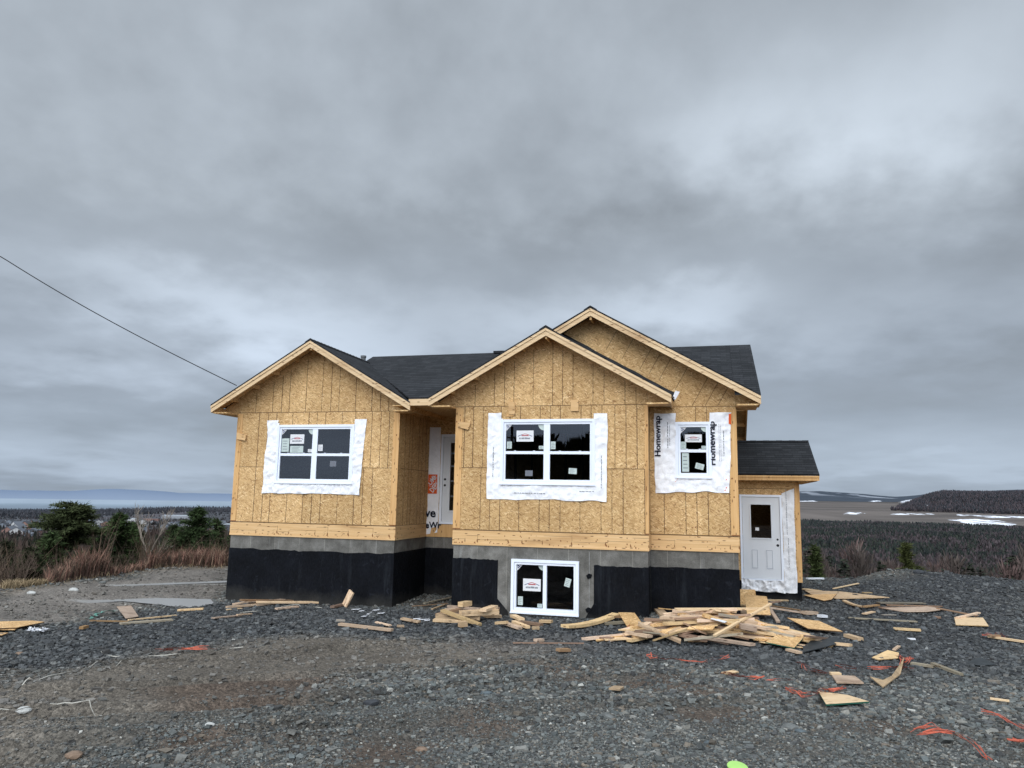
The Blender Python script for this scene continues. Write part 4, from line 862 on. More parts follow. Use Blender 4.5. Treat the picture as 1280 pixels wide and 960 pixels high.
# shallow puddles
def watm(name, col, rough):
    m, nt = new_mat(name); o = objc(nt); n = noise(nt, o, 3, 3); bsdf(nt, col, rough, n.outputs[0], .04, .01, .5); MT[name] = m
watm('puddle_water', (.27, .262, .25), .3); watm('bay_water', (.26, .32, .38), .6)
def flat_poly(px, z, name, mat):
    P = wpoly(px); cx = sum(p[0] for p in P) / len(P); cy = sum(p[1] for p in P) / len(P); m = MB()
    zz_ = max(ghs(*p) for p in P) if z is None else z
    return m, P, zz_
for pl, zl in PUDDLES:
    pts = []
    for i in range(len(pl)):
        (xa, ya), (xb, yb) = pl[i], pl[(i + 1) % len(pl)]
        for t in np.linspace(0, 1, 7)[:-1]:
            x, y = xa + (xb - xa) * t, ya + (yb - ya) * t; k = .10 * (vnoise(x * 4, y * 4, 9) - .5); pts.append((x + k, y + k))
    m = MB(); m.face([(x, y, zl - .008) for x, y in pts], 0, [(x, y) for x, y in pts]); o = m.build('puddle', 'puddle_water'); tag(o, kind='structure')
# sea and far hills, the hills tinted blue for distance haze
def hillm():
    m, nt = new_mat('far_hill'); a = N(nt, 'ShaderNodeVertexColor', layer_name='col'); bsdf(nt, a.outputs[0], 1., spec=0); MT['far_hill'] = m
hillm()
aa = np.radians(np.linspace(-75, 10, 90)); V = []; F = []; cl = []
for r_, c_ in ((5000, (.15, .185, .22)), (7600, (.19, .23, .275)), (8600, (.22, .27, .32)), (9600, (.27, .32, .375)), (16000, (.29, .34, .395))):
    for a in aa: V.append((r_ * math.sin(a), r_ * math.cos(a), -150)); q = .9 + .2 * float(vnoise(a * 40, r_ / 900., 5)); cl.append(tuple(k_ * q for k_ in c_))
n = len(aa); F = [(k * n + i, (k + 1) * n + i, (k + 1) * n + i + 1, k * n + i + 1) for k in range(4) for i in range(n - 1)]
tag(npmesh('sea', V, F, 'far_hill', np.array(cl)), kind='structure')
azs = np.linspace(-60, -5, 500); hp = 120 + 130 * (fbm(azs / 5. + 9.3, azs * .11 + 2.2, 2, 3) - .30).clip(0, 1) ; V = []; cl = []
for k, (r_, s_) in enumerate(((13200, 0.), (13600, .45), (14000, .75), (14600, 1.), (15500, .9))):
    for a, h in zip(azs, hp):
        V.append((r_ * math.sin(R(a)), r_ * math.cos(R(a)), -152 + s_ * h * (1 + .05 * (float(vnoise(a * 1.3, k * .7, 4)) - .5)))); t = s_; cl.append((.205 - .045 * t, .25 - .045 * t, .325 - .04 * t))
n = len(azs); F = [(k * n + i, k * n + i + 1, (k + 1) * n + i + 1, (k + 1) * n + i) for k in range(4) for i in range(n - 1)]
tag(npmesh('hills', V, F, 'far_hill', np.array(cl), smooth=True), kind='structure')

# ================================================================== GRAVEL (stuff)
def stonem():
    m, nt = new_mat('stone'); a = N(nt, 'ShaderNodeVertexColor', layer_name='col'); o = objc(nt); n = noise(nt, o, 60, 3)
    c = mixc(nt, 1., a.outputs[0], ramp(nt, n.outputs[0], [(.3, .75), (.7, 1.25)]), 'MULTIPLY'); bsdf(nt, c, .8, None, spec=.25); MT['stone'] = m
stonem()
CUBE = np.array([(-1, -1, -1), (1, -1, -1), (1, 1, -1), (-1, 1, -1), (-1, -1, 1), (1, -1, 1), (1, 1, 1), (-1, 1, 1)], float)
CF = np.array([(0, 3, 2, 1), (4, 5, 6, 7), (0, 1, 5, 4), (1, 2, 6, 5), (2, 3, 7, 6), (3, 0, 4, 7)])
TRI = np.array([(0, 2, 1), (0, 3, 2), (4, 5, 6), (4, 6, 7), (0, 1, 5), (0, 5, 4), (1, 2, 6), (1, 6, 5), (2, 3, 7), (2, 7, 6), (3, 0, 4), (3, 4, 7)])
def rotz(V, a): c, s = np.cos(a), np.sin(a); return np.stack([V[..., 0] * c[:, None] - V[..., 1] * s[:, None], V[..., 0] * s[:, None] + V[..., 1] * c[:, None], V[..., 2]], -1)
def rotx(V, a): c, s = np.cos(a), np.sin(a); return np.stack([V[..., 0], V[..., 1] * c[:, None] - V[..., 2] * s[:, None], V[..., 1] * s[:, None] + V[..., 2] * c[:, None]], -1)
def in_house(X, Y):
    dx, dy = X - PX, Y - PY; hx = dx * CY - dy * SY; hy = dx * SY + dy * CY
    return ((hx > -5.5) & (hx < -1.5) & (hy > .6) & (hy < 6.5)) | ((hx > 0) & (hx < 3.85) & (hy > .02) & (hy < 6.5)) | ((hx > 3.8) & (hx < 5.48) & (hy > .5) & (hy < 6.5)) | ((hx > 5.4) & (hx < 6.97) & (hy > 4.52) & (hy < 7.5)) | ((hx > -1.6) & (hx < .1) & (hy > 2.4) & (hy < 6.5)) | ((hx > -5) & (hx < 5.4) & (hy > 3))
def stones(n, rmin, rmax, power, smin, smax, azr=38, flat=(.25, .7)):
    u = rng.random(n); r = (rmin ** (2 - power) + u * (rmax ** (2 - power) - rmin ** (2 - power))) ** (1 / (2 - power)) if power != 2 else rmin * (rmax / rmin) ** u
    a = np.radians(rng.uniform(-azr, azr, n)); X, Y = r * np.sin(a), r * np.cos(a)
    k = (~in_house(X, Y)) & (r < np.interp(np.degrees(a), AZ_E, R_E) + 1.5); X, Y, r = X[k], Y[k], r[k]
    z = zone(X, Y); cl = fbm(X / .8, Y / .8, 3, 120)
    dens = np.clip(.28 + .72 * ss(.36, .56, cl), 0, 1)
    dens = dens * (1 - .93 * z['d1']) * (1 - .86 * z['d2']) * (1 - .7 * z['br']); dens = np.maximum(dens, z['sl'] * (.95)); dens = dens * (1 - .97 * z['pu'])
    k = rng.random(len(X)) < dens; X, Y = X[k], Y[k]; sl_ = z['sl'][k]; d1 = z['d1'][k]; d2 = z['d2'][k]; m = len(X)
    s = smin * (smax / smin) ** (rng.random(m) ** 1.7)
    V = CUBE[None] * (1 + rng.uniform(-.42, .25, (m, 8, 3)))
    V = V * np.stack([np.ones(m), rng.uniform(.45, .9, m), rng.uniform(flat[0], flat[1], m)], -1)[:, None] * s[:, None, None] * .5
    V = rotx(V, rng.normal(0, .35, m)); V = rotz(V, rng.uniform(0, 6.28, m)); V = rotx(V, rng.normal(0, .2, m))
    Z = gh(X, Y) + s * rng.uniform(.0, .22, m); V = V + np.stack([X, Y, Z], -1)[:, None]
    g = rng.random((m, 1)); pal = np.array([(.080, .085, .082), (.106, .112, .106), (.058, .059, .058), (.135, .13, .115), (.088, .098, .096), (.165, .162, .148), (.105, .09, .072), (.28, .275, .25), (.135, .112, .088)])
    pr = np.array([.24, .17, .20, .13, .11, .06, .06, .015, .015]); ci = rng.choice(9, m, p=pr); c = pal[ci]
    sp = np.array([(.040, .043, .046), (.054, .057, .060), (.028, .030, .033), (.075, .078, .079), (.10, .104, .103)]); c2 = sp[rng.choice(5, m, p=[.33, .3, .2, .12, .05])]
    c = c * (1 - sl_[:, None] * .85) + c2 * sl_[:, None] * .85; c = c * (1 - .6 * (d1 + d2).clip(0, 1)[:, None]) + np.array([.13, .115, .10]) * .6 * (d1 + d2).clip(0, 1)[:, None]
    c = c * rng.uniform(.6, 1.5, (m, 1)) * 1.10
    return V.reshape(-1, 3), np.repeat(c, 8, 0), m
parts = [stones(270000, 3.4, 12, 1.3, .009, .029), stones(80000, 3.4, 7.5, 1.0, .007, .020), stones(13000, 3.6, 13, .9, .028, .056), stones(170000, 8, 31, 1.0, .030, .075), stones(1500, 4, 14, .6, .055, .095, flat=(.2, .45)), stones(5000, 11, 30, .6, .08, .14, flat=(.25, .55))]
V = np.concatenate([p[0] for p in parts]); cc = np.concatenate([p[1] for p in parts]); m = len(V) // 8
F = (TRI[None] + (np.arange(m) * 8)[:, None, None]).reshape(-1, 3)
o = npmesh('gravel', V, F, 'stone', cc); tag(o, 'crushed slate gravel and loose stones covering the yard', 'gravel', kind='stuff'); print('stones', m)

# individually visible rocks
def rock(u, v, s, col, label, flat=.55):
    import bmesh
    s *= .62; p = at(u, v); bm = bmesh.new(); bmesh.ops.create_icosphere(bm, subdivisions=2, radius=1); sd = random.random() * 50
    for q in bm.verts:
        c = q.co; k = 1 + .5 * (float(vnoise(c.x * 1.3 + sd, c.y * 1.3 + c.z, 2)) - .5) + .25 * (float(vnoise(c.x * 3 + sd, c.z * 3 + c.y, 4)) - .5)
        q.co = Vector((c.x * k * s * 1.2, c.y * k * s * .8, max(c.z, -.5) * k * s * flat))
    bmesh.ops.dissolve_limit(bm, angle_limit=.32, verts=bm.verts, edges=bm.edges); bmesh.ops.triangulate(bm, faces=bm.faces)
    me = bpy.data.meshes.new('rock'); bm.to_mesh(me); bm.free(); me.materials.append(col)
    o = bpy.data.objects.new('rock', me); COL.objects.link(o); o.location = p + Vector((0, 0, s * flat * .18)); o.rotation_euler = (0, 0, random.uniform(-.5, .5)); tag(o, label, 'rock', 'loose rocks on the yard')
simple('rock_grey', (.13, .135, .13), .85, .35, 14, .3); simple('rock_brown', (.20, .14, .10), .85, .3, 14, .3); simple('rock_dark', (.04, .043, .048), .85, .3, 14, .3); simple('rock_pale', (.42, .42, .40), .85, .2, 14, .3); simple('rock_slate', (.09, .11, .12), .8, .3, 14, .3)
for u, v, s, c, l in ((988, 911, .10, 'rock_grey', 'rounded grey rock near the lower right corner, left of the orange strapping'), (760, 897, .075, 'rock_grey', 'flat grey rock in the gravel below the small wood chip'), (886, 815, .12, 'rock_dark', 'dark angular rock in front of the big lumber pile'), (903, 822, .09, 'rock_dark', 'smaller dark rock right of the angular one before the lumber pile'),
                      (463, 880, .10, 'rock_dark', 'dark flat slab of slate in the middle foreground'), (92, 946, .09, 'rock_brown', 'reddish brown rock at the lower left of the photo'), (1115, 938, .05, 'rock_grey', 'round grey stone left of the lower right strapping'), (30, 889, .09, 'rock_pale', 'pale stone in the wheel rut on the left'), (263, 907, .06, 'rock_pale', 'small pale stone at the edge of the left gravel'),
                      (92, 738, .16, 'rock_pale', 'pale rock at the far edge of the muddy ground'), (128, 729, .12, 'rock_grey', 'rock beside the dry reeds on the left'), (237, 706, .2, 'rock_pale', 'pale rock on the brow left of the house'), (282, 704, .15, 'rock_pale', 'pale rock on the brow nearest the house corner'), (39, 742, .14, 'rock_pale', 'small pale rock near the leafless tree'), (885, 930, .06, 'rock_slate', 'bluish slate stone near the bottom right of centre'), (606, 868, .09, 'rock_slate', 'greenish slate slab in front of the centre bay'), (1000, 915, .06, 'rock_slate', 'dark stone behind the rounded grey rock'), (527, 938, .07, 'rock_brown', 'tan flat stone in the lower middle gravel'), (1148, 716, .25, 'rock_dark', 'dark rock on top of the spoil heap at right'), (24, 818, .08, 'rock_brown', 'rust coloured stone below the panels at the left edge')):
    rock(u, v, s, MT[c], l)

# ================================================================== LUMBER on the ground: heightmap dropping
HX0, HY0, HS = -12., 4., .03; HN = (880, 860)
gx, gy = np.meshgrid(HX0 + HS * np.arange(HN[0]), HY0 + HS * np.arange(HN[1])); HM = gh(gx, gy) + .030
def hm(x, y):
    i = np.clip(((np.asarray(x) - HX0) / HS).astype(int), 0, HN[0] - 1); j = np.clip(((np.asarray(y) - HY0) / HS).astype(int), 0, HN[1] - 1); return HM[j, i]
def drop(cx, cy, ang, L, Wd, T, lift=0., bend=0.):
    "rest a board on whatever lies below; returns its pose and records it"
    n = max(5, int(L / .04)); t = np.linspace(-L / 2, L / 2, n); c, s = math.cos(ang), math.sin(ang)
    h = np.full(n, -1e9)
    for wv in np.linspace(-Wd / 2, Wd / 2, 3) * .8: h = np.maximum(h, hm(cx + t * c - wv * s, cy + t * s + wv * c))
    best = None; left = t <= 0
    for _ in range(1):
        # supporting edge of the upper hull across the centre
        zi = -1e9; sl_b = 0
        for i in np.where(t <= 0)[0]:
            tj = t[t > 0]; hj = h[t > 0]; slopes = (hj - h[i]) / (tj - t[i]); zc = h[i] - slopes * t[i]; k = np.argmax(zc)
            if best is None or zc[k] > zi: zi, sl_b, best = zc[k], slopes[k], i
    sl_b = float(np.clip(sl_b, -.16, .16)); zc = float(np.percentile(h - sl_b * t, 82))
    pit = math.atan(sl_b)
    # record
    for wv in np.arange(-Wd / 2, Wd / 2 + .001, HS * .8):
        tt = np.arange(-L / 2, L / 2, HS * .8); x = cx + tt * c - wv * s; y = cy + tt * s + wv * c; i = np.clip(((x - HX0) / HS).astype(int), 0, HN[0] - 1); j = np.clip(((y - HY0) / HS).astype(int), 0, HN[1] - 1)
        HM[j, i] = np.maximum(HM[j, i], zc + sl_b * tt + T)
    return zc, pit
def board_mesh(L, Wd, T, ends=(0, 0), bend=0., jag=0.):
    m = MB(); n = 8 if (bend or jag) else 1; xs = np.linspace(-L / 2, L / 2, n + 1); P = []
    for i, x in enumerate(xs):
        t = x / (L / 2); b = bend * t * t; e0 = ends[0] if i == 0 else 0; e1 = ends[1] if i == n else 0
        wj = Wd / 2 * (1 - jag * max(0, t)); P.append([(x + e0 + e1, -wj + 0, b), (x - e0 - e1, wj, b), (x - e0 - e1, wj, b + T), (x + e0 + e1, -wj, b + T)])
    for i in range(n):
        A_, B_ = P[i], P[i + 1]
        for k in range(4): k2 = (k + 1) % 4; m.face([A_[k], A_[k2], B_[k2], B_[k]][::-1], 0)
    m.face(P[0]); m.face(P[-1][::-1]); return m
def lumber(cx, cy, ang, L, Wd, T, mat, name, label, cat, group=None, ends=(0, 0), bend=0., jag=0., tip=0., pose=None):
    zc, pit = pose if pose else drop(cx, cy, ang, L, Wd, T); m = board_mesh(L, Wd, T, ends, bend, jag); o = m.build(name, [mat])
    o.location = (cx, cy, zc); o.rotation_mode = 'XYZ'
    o.matrix_world = Matrix.Translation((cx, cy, zc)) @ Matrix.Rotation(ang, 4, 'Z') @ Matrix.Rotation(-pit, 4, 'Y') @ Matrix.Rotation(tip, 4, 'X')
    tag(o, label, cat, group); return o
def pl(u1, v1, u2, v2, Wd, T, label, mat='board', name='plank', cat='plank', **kw):
    a, b = at(u1, v1), at(u2, v2); d = b - a; return lumber((a.x + b.x) / 2, (a.y + b.y) / 2, math.atan2(d.y, d.x), max(.12, math.hypot(d.x, d.y)), Wd, T, mat, name, label, cat, **kw)
def sheet(px, T, label, mats=('osb_loose', 'osb_edge_green'), lift=.0, name='panel_offcut', cat='panel', corner_lift=(0, 0, 0, 0, 0, 0)):
    P = [at(u, v) for u, v in px]; cx = sum(p.x for p in P) / len(P); cy = sum(p.y for p in P) / len(P)
    # best rest height: plane through the corners lifted onto the heightmap
    A_ = np.array([(p.x - cx, p.y - cy, 1) for p in P]); hh = np.array([float(hm(p.x, p.y)) for p in P]); co = np.linalg.lstsq(A_, hh, rcond=None)[0]
    xs = np.array([p.x for p in P]); ys = np.array([p.y for p in P]); g_x, g_y = np.meshgrid(np.arange(xs.min(), xs.max(), HS), np.arange(ys.min(), ys.max(), HS)); ins = pip([(p.x, p.y) for p in P], g_x, g_y)
    if ins.any(): co[2] += max(0, np.percentile((hm(g_x, g_y) - (co[0] * (g_x - cx) + co[1] * (g_y - cy) + co[2]))[ins], 97))
    co[2] += lift
    if ins.any():
        i = ((g_x[ins] - HX0) / HS).astype(int); j = ((g_y[ins] - HY0) / HS).astype(int); HM[j.clip(0, HN[1] - 1), i.clip(0, HN[0] - 1)] = (co[0] * (g_x - cx) + co[1] * (g_y - cy) + co[2] + T)[ins]
    m = MB(); top = [(p.x - cx, p.y - cy, co[0] * (p.x - cx) + co[1] * (p.y - cy) + T + corner_lift[k]) for k, p in enumerate(P)]
    if (Vector(top[1]) - Vector(top[0])).cross(Vector(top[2]) - Vector(top[0])).z < 0: top = top[::-1]
    m.face(top, 0); bot = [(a, b, c - T) for a, b, c in top]; m.face(bot[::-1], 0)
    for i in range(len(top)): j = (i + 1) % len(top); m.face([top[j], top[i], bot[i], bot[j]], 1 if len(mats) > 1 else 0)
    o = m.build(name, list(mats)); o.location = (cx, cy, co[2]); tag(o, label, cat); return o

# left edge: loose panels, litter
sheet([(-60, 781), (37, 781), (18, 790.5), (-60, 791)], .012, 'top tan panel of the small stack cut off by the left edge', ('osb_loose', 'osb_loose'))
sheet([(-60, 793), (20, 790), (55, 783), (40, 781), (-60, 784)], .012, 'lower panel sticking out right of the stack at the left edge', ('osb_loose', 'joint'))
sheet([(-60, 800), (2, 799), (10, 795), (-60, 795)], .012, 'narrow panel lying in front of the left edge stack', ('osb_loose', 'joint'))
sheet([(145, 767.5), (163, 767), (173, 774), (157, 777)], .01, 'pale curled board lying beside the teal strapping', ('board', 'board'), corner_lift=(.09, .1, 0, 0))
pl(150, 783, 215, 778, .09, .03, 'weathered grey board lying below the pale curled board', 'grey_board'); pl(160, 779, 220, 772, .04, .02, 'thin pale strip crossing the weathered grey board', 'fascia'); pl(112, 779, 160, 780, .05, .02, 'dark brown strip left of the weathered grey board', 'dark_board')
pl(222, 766, 254, 765, .10, .03, 'short plank near the puddle left of the house corner'); pl(101, 789, 108, 787, .07, .04, 'small orange wood block lying alone on the left slate', 'dark_board', 'wood_block', 'wood block')
pl(266, 776, 300, 772, .08, .02, 'split shingle-like sliver in front of the left wing'); pl(296, 773, 314, 770, .05, .02, 'thin sliver touching the split piece before the left wing')
# lumber against the left wing
pl(283, 762, 345, 757, .10, .035, 'lowest board of the long pile before the left wing, farthest left'); pl(320, 759, 400, 755.5, .13, .035, 'dark edged board at the front of the pile before the left wing'); pl(300, 760, 372, 753, .10, .035, 'middle board of the pile before the left wing', 'dark_board')
pl(310, 757, 401, 748, .12, .035, 'topmost long board of the pile before the left wing', ends=(0, .05)); pl(345, 764, 372, 761, .09, .03, 'short end piece under the pile before the left wing'); pl(290, 758, 320, 757, .08, .03, 'stubby board at the left end of the left wing pile'); pl(283, 765, 302, 763, .04, .012, 'pale strip at the foot of the left wing pile', 'fascia')
pl(415, 762, 431, 758, .10, .04, 'small block lying under the leaning offcut', 'dark_board', 'wood_block', 'wood block')
a = at(430, 760); o = board_mesh(.34, .16, .035).build('wood_block', ['board']); o.matrix_world = Matrix.Translation(a + Vector((.08, .05, .18))) @ Matrix.Rotation(-YAW, 4, 'Z') @ Matrix.Rotation(-1.12, 4, 'Y') @ Matrix.Rotation(1.1, 4, 'X'); tag(o, 'square offcut leaning upright before the left wing foundation', 'wood block')
pl(424, 784.5, 490, 793, .09, .04, 'single straight plank lying apart in front of the left wing corner'); pl(420, 779, 431, 779, .05, .03, 'stub beside the single straight plank', 'grey_board')
pl(502, 777, 524, 781, .11, .03, 'short broad offcut left of the block pile'); pl(470, 781, 488, 785, .06, .02, 'thin orange offcut behind the short broad one'); pl(497, 786, 504, 786, .07, .03, 'tiny block left of the block pile', 'board', 'wood_block', 'wood block')
pl(530, 758, 568, 748, .06, .02, 'grey strip leaning in the dark porch recess', 'grey_board'); pl(540, 764, 556, 758, .05, .02, 'thin orange strip inside the porch recess'); pl(515, 760, 560, 757, .04, .012, 'thin brown lath in the porch recess', 'dark_board')
# litter by the porch
for i, (u, v) in enumerate(((437, 768), (452, 766), (462, 770), (470, 765), (476, 769), (455, 773), (445, 764), (521, 776), (528, 777), (534, 778), (380, 751), (391, 752))):
    p = at(u, v); m = MB(); k = random.uniform(.05, .11); m.face([(-k, -.02, 0), (k * .6, -.03, .01), (k, .03, .02), (-k * .7, .04, .006)]); m.face([(-k * .2, 0, .01), (k * .9, .01, .05), (k * .5, .06, .03)])
    o = m.build('litter_scrap', ['white_litter']); o.location = p + Vector((0, 0, .03)); o.rotation_euler = (0, 0, random.uniform(-.4, .4)); tag(o, 'small white scrap of packaging on the slate before the porch recess', 'litter', 'white scraps before the porch recess')
# centre pile of short blocks
G = 'short framing offcuts heaped before the centre bay'
cp = [(545, 776, 600, 777, .14), (542, 779, 590, 781, .13), (560, 772, 610, 772, .14), (575, 779, 622, 776, .14), (590, 774, 626, 774, .14), (545, 772, 575, 770, .09), (556, 769, 612, 768, .12), (552, 777, 600, 784, .10), (603, 780, 618, 774, .14), (574, 786, 583, 785, .10), (560, 767, 600, 771, .09), (590, 766, 626, 769, .12), (575, 770, 612, 762, .12), (600, 768, 622, 767, .12)]
for i, (a_, b_, c_, d_, w_) in enumerate(cp): pl(a_, b_, c_, d_, w_, .045 if i % 3 else .09, 'short pine framing offcut in the block pile before the centre bay', ('board', 'board', 'dark_board')[i % 3] if i != 8 else 'board', 'lumber_offcut', 'offcut', group=G)
for a_, b_, c_, d_, w_, mt, l in ((642, 781, 660, 788, .08, 'board', 'pale offcut crossing the right end of the block pile'), (630, 783, 650, 789, .09, 'board', 'second pale offcut at the right end of the block pile, nearer the camera'), (650, 781, 677, 785, .10, 'dark_board', 'brown offcut below the basement window'), (675, 780, 690, 781, .10, 'board', 'light block beneath the basement window, right of the brown one'), (641, 773, 652, 778, .12, 'board', 'square block resting at the left foot of the basement window'), (666, 789, 673, 789, .07, 'board', 'tiny block in front of the brown offcut'), (620, 784, 634, 786, .07, 'board', 'small flat piece between the block pile and the pale offcuts')):
    pl(a_, b_, c_, d_, w_, .045, l, mt, 'lumber_offcut', 'offcut')
pl(706, 791, 770, 775, .17, .05, 'warped board sloping up at the foot of the right hand tar coating', bend=.05); pl(756, 783, 796, 780, .10, .04, 'grey board just right of the warped one', 'grey_board'); pl(760, 778, 798, 776, .05, .03, 'dark strip lying behind the grey board', 'dark_board')
pl(641, 807, 730, 808, .022, .018, 'long thin brown lath alone on the slate below the basement window', 'dark_board', 'lath', 'lath'); pl(669, 805, 678, 804, .08, .04, 'small pale block lying on the thin lath', 'board', 'wood_block', 'wood block'); pl(697, 818, 711, 817, .09, .04, 'orange chip of wood below the thin lath', 'dark_board', 'wood_chip', 'wood chip')
sheet([(761, 866), (768, 863), (780, 864), (775, 868)], .02, 'small pale square chip alone in the middle of the gravel', ('board', 'board'), name='wood_chip', cat='wood chip')
# ---- the big pile
GP = 'boards heaped in the big lumber pile at the right'
PA, PB = at(815, 806), at(1030, 808); pax = (PB - PA).normalized(); ax = math.atan2(pax.y, pax.x); pc = PA.lerp(PB, .45); pnx, pny = -math.sin(ax), math.cos(ax)
def mound(x, y):
    a_ = (x - pc.x) * math.cos(ax) + (y - pc.y) * math.sin(ax); b_ = (x - pc.x) * pnx + (y - pc.y) * pny - .42
    return .46 * math.exp(-((a_ + .25) / 1.15) ** 2 - (b_ / .52) ** 2)
items = []
for i in range(125):
    t = max(-1.9, min(1.75, random.gauss(-.1, .85))); q = random.uniform(-.05, 1.0) if random.random() < .8 else random.gauss(.15, .25); q *= max(.25, 1 - abs(t) * .42)
    cx = pc.x + t * math.cos(ax) + q * pnx; cy = pc.y + t * math.sin(ax) + q * pny
    items.append((random.random(), cx, cy, t))
items.sort()
for lev, cx, cy, t in items:
    L = random.choice((.3, .45, .6, .8, 1.0, 1.3, 1.6)) * max(.4, 1 - abs(t) * .3); kind = random.random()
    W_, T_ = random.choice(((.09, .038), (.14, .038), (.09, .038), (.14, .019), (.04, .02), (.09, .019))); mat = 'board' if kind < .62 else ('osb_loose' if kind < .76 else ('dark_board' if kind < .92 else 'grey_board'))
    ang = ax + random.gauss(-.10, .30) if L > .55 else ax + random.uniform(-.8, .8)
    for _ in range(30):
        ex = [(cx + k * L / 2 * math.cos(ang), cy + k * L / 2 * math.sin(ang) + .1) for k in (-1, 0, 1)]
        if in_house(np.array([e[0] for e in ex]), np.array([e[1] for e in ex])).any(): cx -= pnx * .05; cy -= pny * .05
        else: break
    d_ = L * .35; z1 = mound(cx + d_ * math.cos(ang), cy + d_ * math.sin(ang)); z0 = mound(cx - d_ * math.cos(ang), cy - d_ * math.sin(ang)); f = .25 + .75 * lev
    g = ghs(cx, cy) + .02; zc = g + mound(cx, cy) * f; pit = math.atan((z1 - z0) / (2 * d_)) * f * .8 + random.gauss(0, .035)
    for k in (-.5, 0, .5):
        x_, y_ = cx + k * L * math.cos(ang), cy + k * L * math.sin(ang); jx, jy = int((x_ - HX0) / HS), int((y_ - HY0) / HS); HM[jy - 3:jy + 4, jx - 3:jx + 4] = np.maximum(HM[jy - 3:jy + 4, jx - 3:jx + 4], min(zc + T_, ghs(x_, y_) + mound(x_, y_)))
    lumber(cx, cy, ang, L, W_, T_, mat, 'lumber_offcut', 'pine or OSB offcut within the big jumbled lumber pile before the right wall', 'offcut', GP, ends=(random.uniform(-.04, .04), random.uniform(-.04, .04)) if W_ > .05 else (0, 0), tip=random.gauss(0, .12), pose=(zc, pit))
pl(783, 773, 800, 794, .30, .012, 'square OSB scrap leaning at the left end of the big lumber pile', 'osb_loose', 'panel_offcut', 'panel'); pl(812, 760, 842, 784, .17, .04, 'long board standing out steeply at the left of the big lumber pile')
pl(822, 766, 930, 770, .22, .015, 'OSB strip across the top of the big lumber pile', 'osb_loose', 'panel_offcut', 'panel'); pl(888, 778, 985, 790, .17, .015, 'speckled OSB strip on the right top of the big lumber pile', 'osb_loose', 'panel_offcut', 'panel')
pl(865, 760, 960, 776, .14, .04, 'long board along the back of the big lumber pile'); pl(845, 797, 960, 794, .10, .03, 'long pale board along the front of the big lumber pile', 'fascia')
pl(893, 812, 965, 792, .05, .03, 'slim pale stick sloping across the front of the big lumber pile', 'fascia', 'stick', 'stick')
pl(925, 806, 945, 806, .16, .07, 'thick block at the front of the big lumber pile', 'board', 'wood_block', 'wood block'); pl(855, 809, 930, 812, .05, .03, 'grey lath along the ground before the big lumber pile', 'grey_board', 'lath', 'lath')
pl(805, 802, 812, 799, .10, .05, 'small pale block left of the big lumber pile', 'board', 'wood_block', 'wood block'); pl(780, 793, 793, 791, .08, .03, 'pinkish splinter beside the square OSB scrap'); pl(890, 803, 908, 805, .10, .012, 'white scrap with a blue corner at the pile front', 'white_litter', 'litter_scrap', 'litter')
sheet([(957, 812), (975, 805), (1008, 805), (993, 815)], .014, 'green edged OSB square at the right front of the big lumber pile')
sheet([(1004, 813), (1014, 808), (1046, 804), (1056, 806), (1030, 815), (1004, 820)], .01, 'dark grey membrane scrap under the right end of the lumber pile', ('tarp_dark',), name='membrane_scrap', cat='membrane', corner_lift=(0, .03, .05, 0, .03, 0))
pl(1008, 810, 1046, 801, .09, .03, 'reddish brown lath resting on the dark membrane scrap', 'dark_board'); sheet([(984, 779), (1024, 783), (1054, 797), (1010, 793)], .015, 'large tapering panel pointing right out of the big lumber pile', ('osb_loose', 'joint'), lift=.05)
pl(1058, 799, 1076, 804, .11, .05, 'short thick block just right of the tapering panel', 'board', 'wood_block', 'wood block'); pl(985, 816, 1000, 820, .09, .03, 'small offcut at the front tip of the dark membrane')
# by the side door
sheet([(931, 762), (959, 764), (964, 778), (934, 776)], .015, 'upright looking OSB square lying before the side porch', ('osb_loose', 'osb_loose'), corner_lift=(.16, .16, 0, 0))
a = at(936, 760); o = board_mesh(.42, .34, .02).build('panel_offcut', ['osb_loose']); o.matrix_world = Matrix.Translation(a + Vector((.0, .2, .19))) @ Matrix.Rotation(-YAW + .1, 4, 'Z') @ Matrix.Rotation(1.15, 4, 'X'); tag(o, 'OSB scrap leaning upright below the left side of the side door', 'panel')
pl(930, 753, 985, 753, .06, .03, 'slim stick below the side door step', 'board', 'stick', 'stick'); pl(928, 760, 944, 752, .07, .03, 'short slanted brace piece by the side door'); pl(930, 762, 975, 754, .06, .03, 'brown slanted lath by the side door', 'dark_board', 'lath', 'lath'); pl(950, 768, 1006, 769, .12, .03, 'flat board lying in front of the side porch'); pl(1005, 770, 1019, 770, .15, .06, 'block at the right end of the flat board', 'board', 'wood_block', 'wood block')
pl(962, 772, 973, 780, .07, .03, 'short piece slanting down behind the big pile'); pl(966, 760, 1000, 766, .05, .02, 'brown lath behind the flat board', 'dark_board', 'lath', 'lath')
# right yard
sheet([(1006, 741), (1050, 742), (1112, 750), (1046, 751), (1014, 746)], .015, 'long pointed panel lying right of the side porch', ('board', 'board')); sheet([(1004, 747), (1046, 746), (1040, 753), (1030, 754)], .015, 'OSB piece under the left end of the long pointed panel', ('osb_loose', 'joint')); pl(1004, 738, 1023, 741, .25, .02, 'short tan board touching the side porch corner')
pl(1042, 738, 1073, 731, .06, .02, 'thin curved stick lying uphill of the pointed panel', 'fascia', 'stick', 'stick'); pl(1079, 743, 1089, 743, .09, .02, 'tiny tan chip above the curved lath', 'board', 'wood_chip', 'wood chip')
pl(1055, 755, 1082, 763, .09, .03, 'curved lath on the left of the flat stack in the right yard', bend=.03); pl(1080, 763, 1098, 759, .08, .03, 'pinkish splinter joining the flat stack in the right yard', 'dark_board'); pl(1080, 770, 1092, 768, .09, .02, 'small tan scrap below the curved lath')
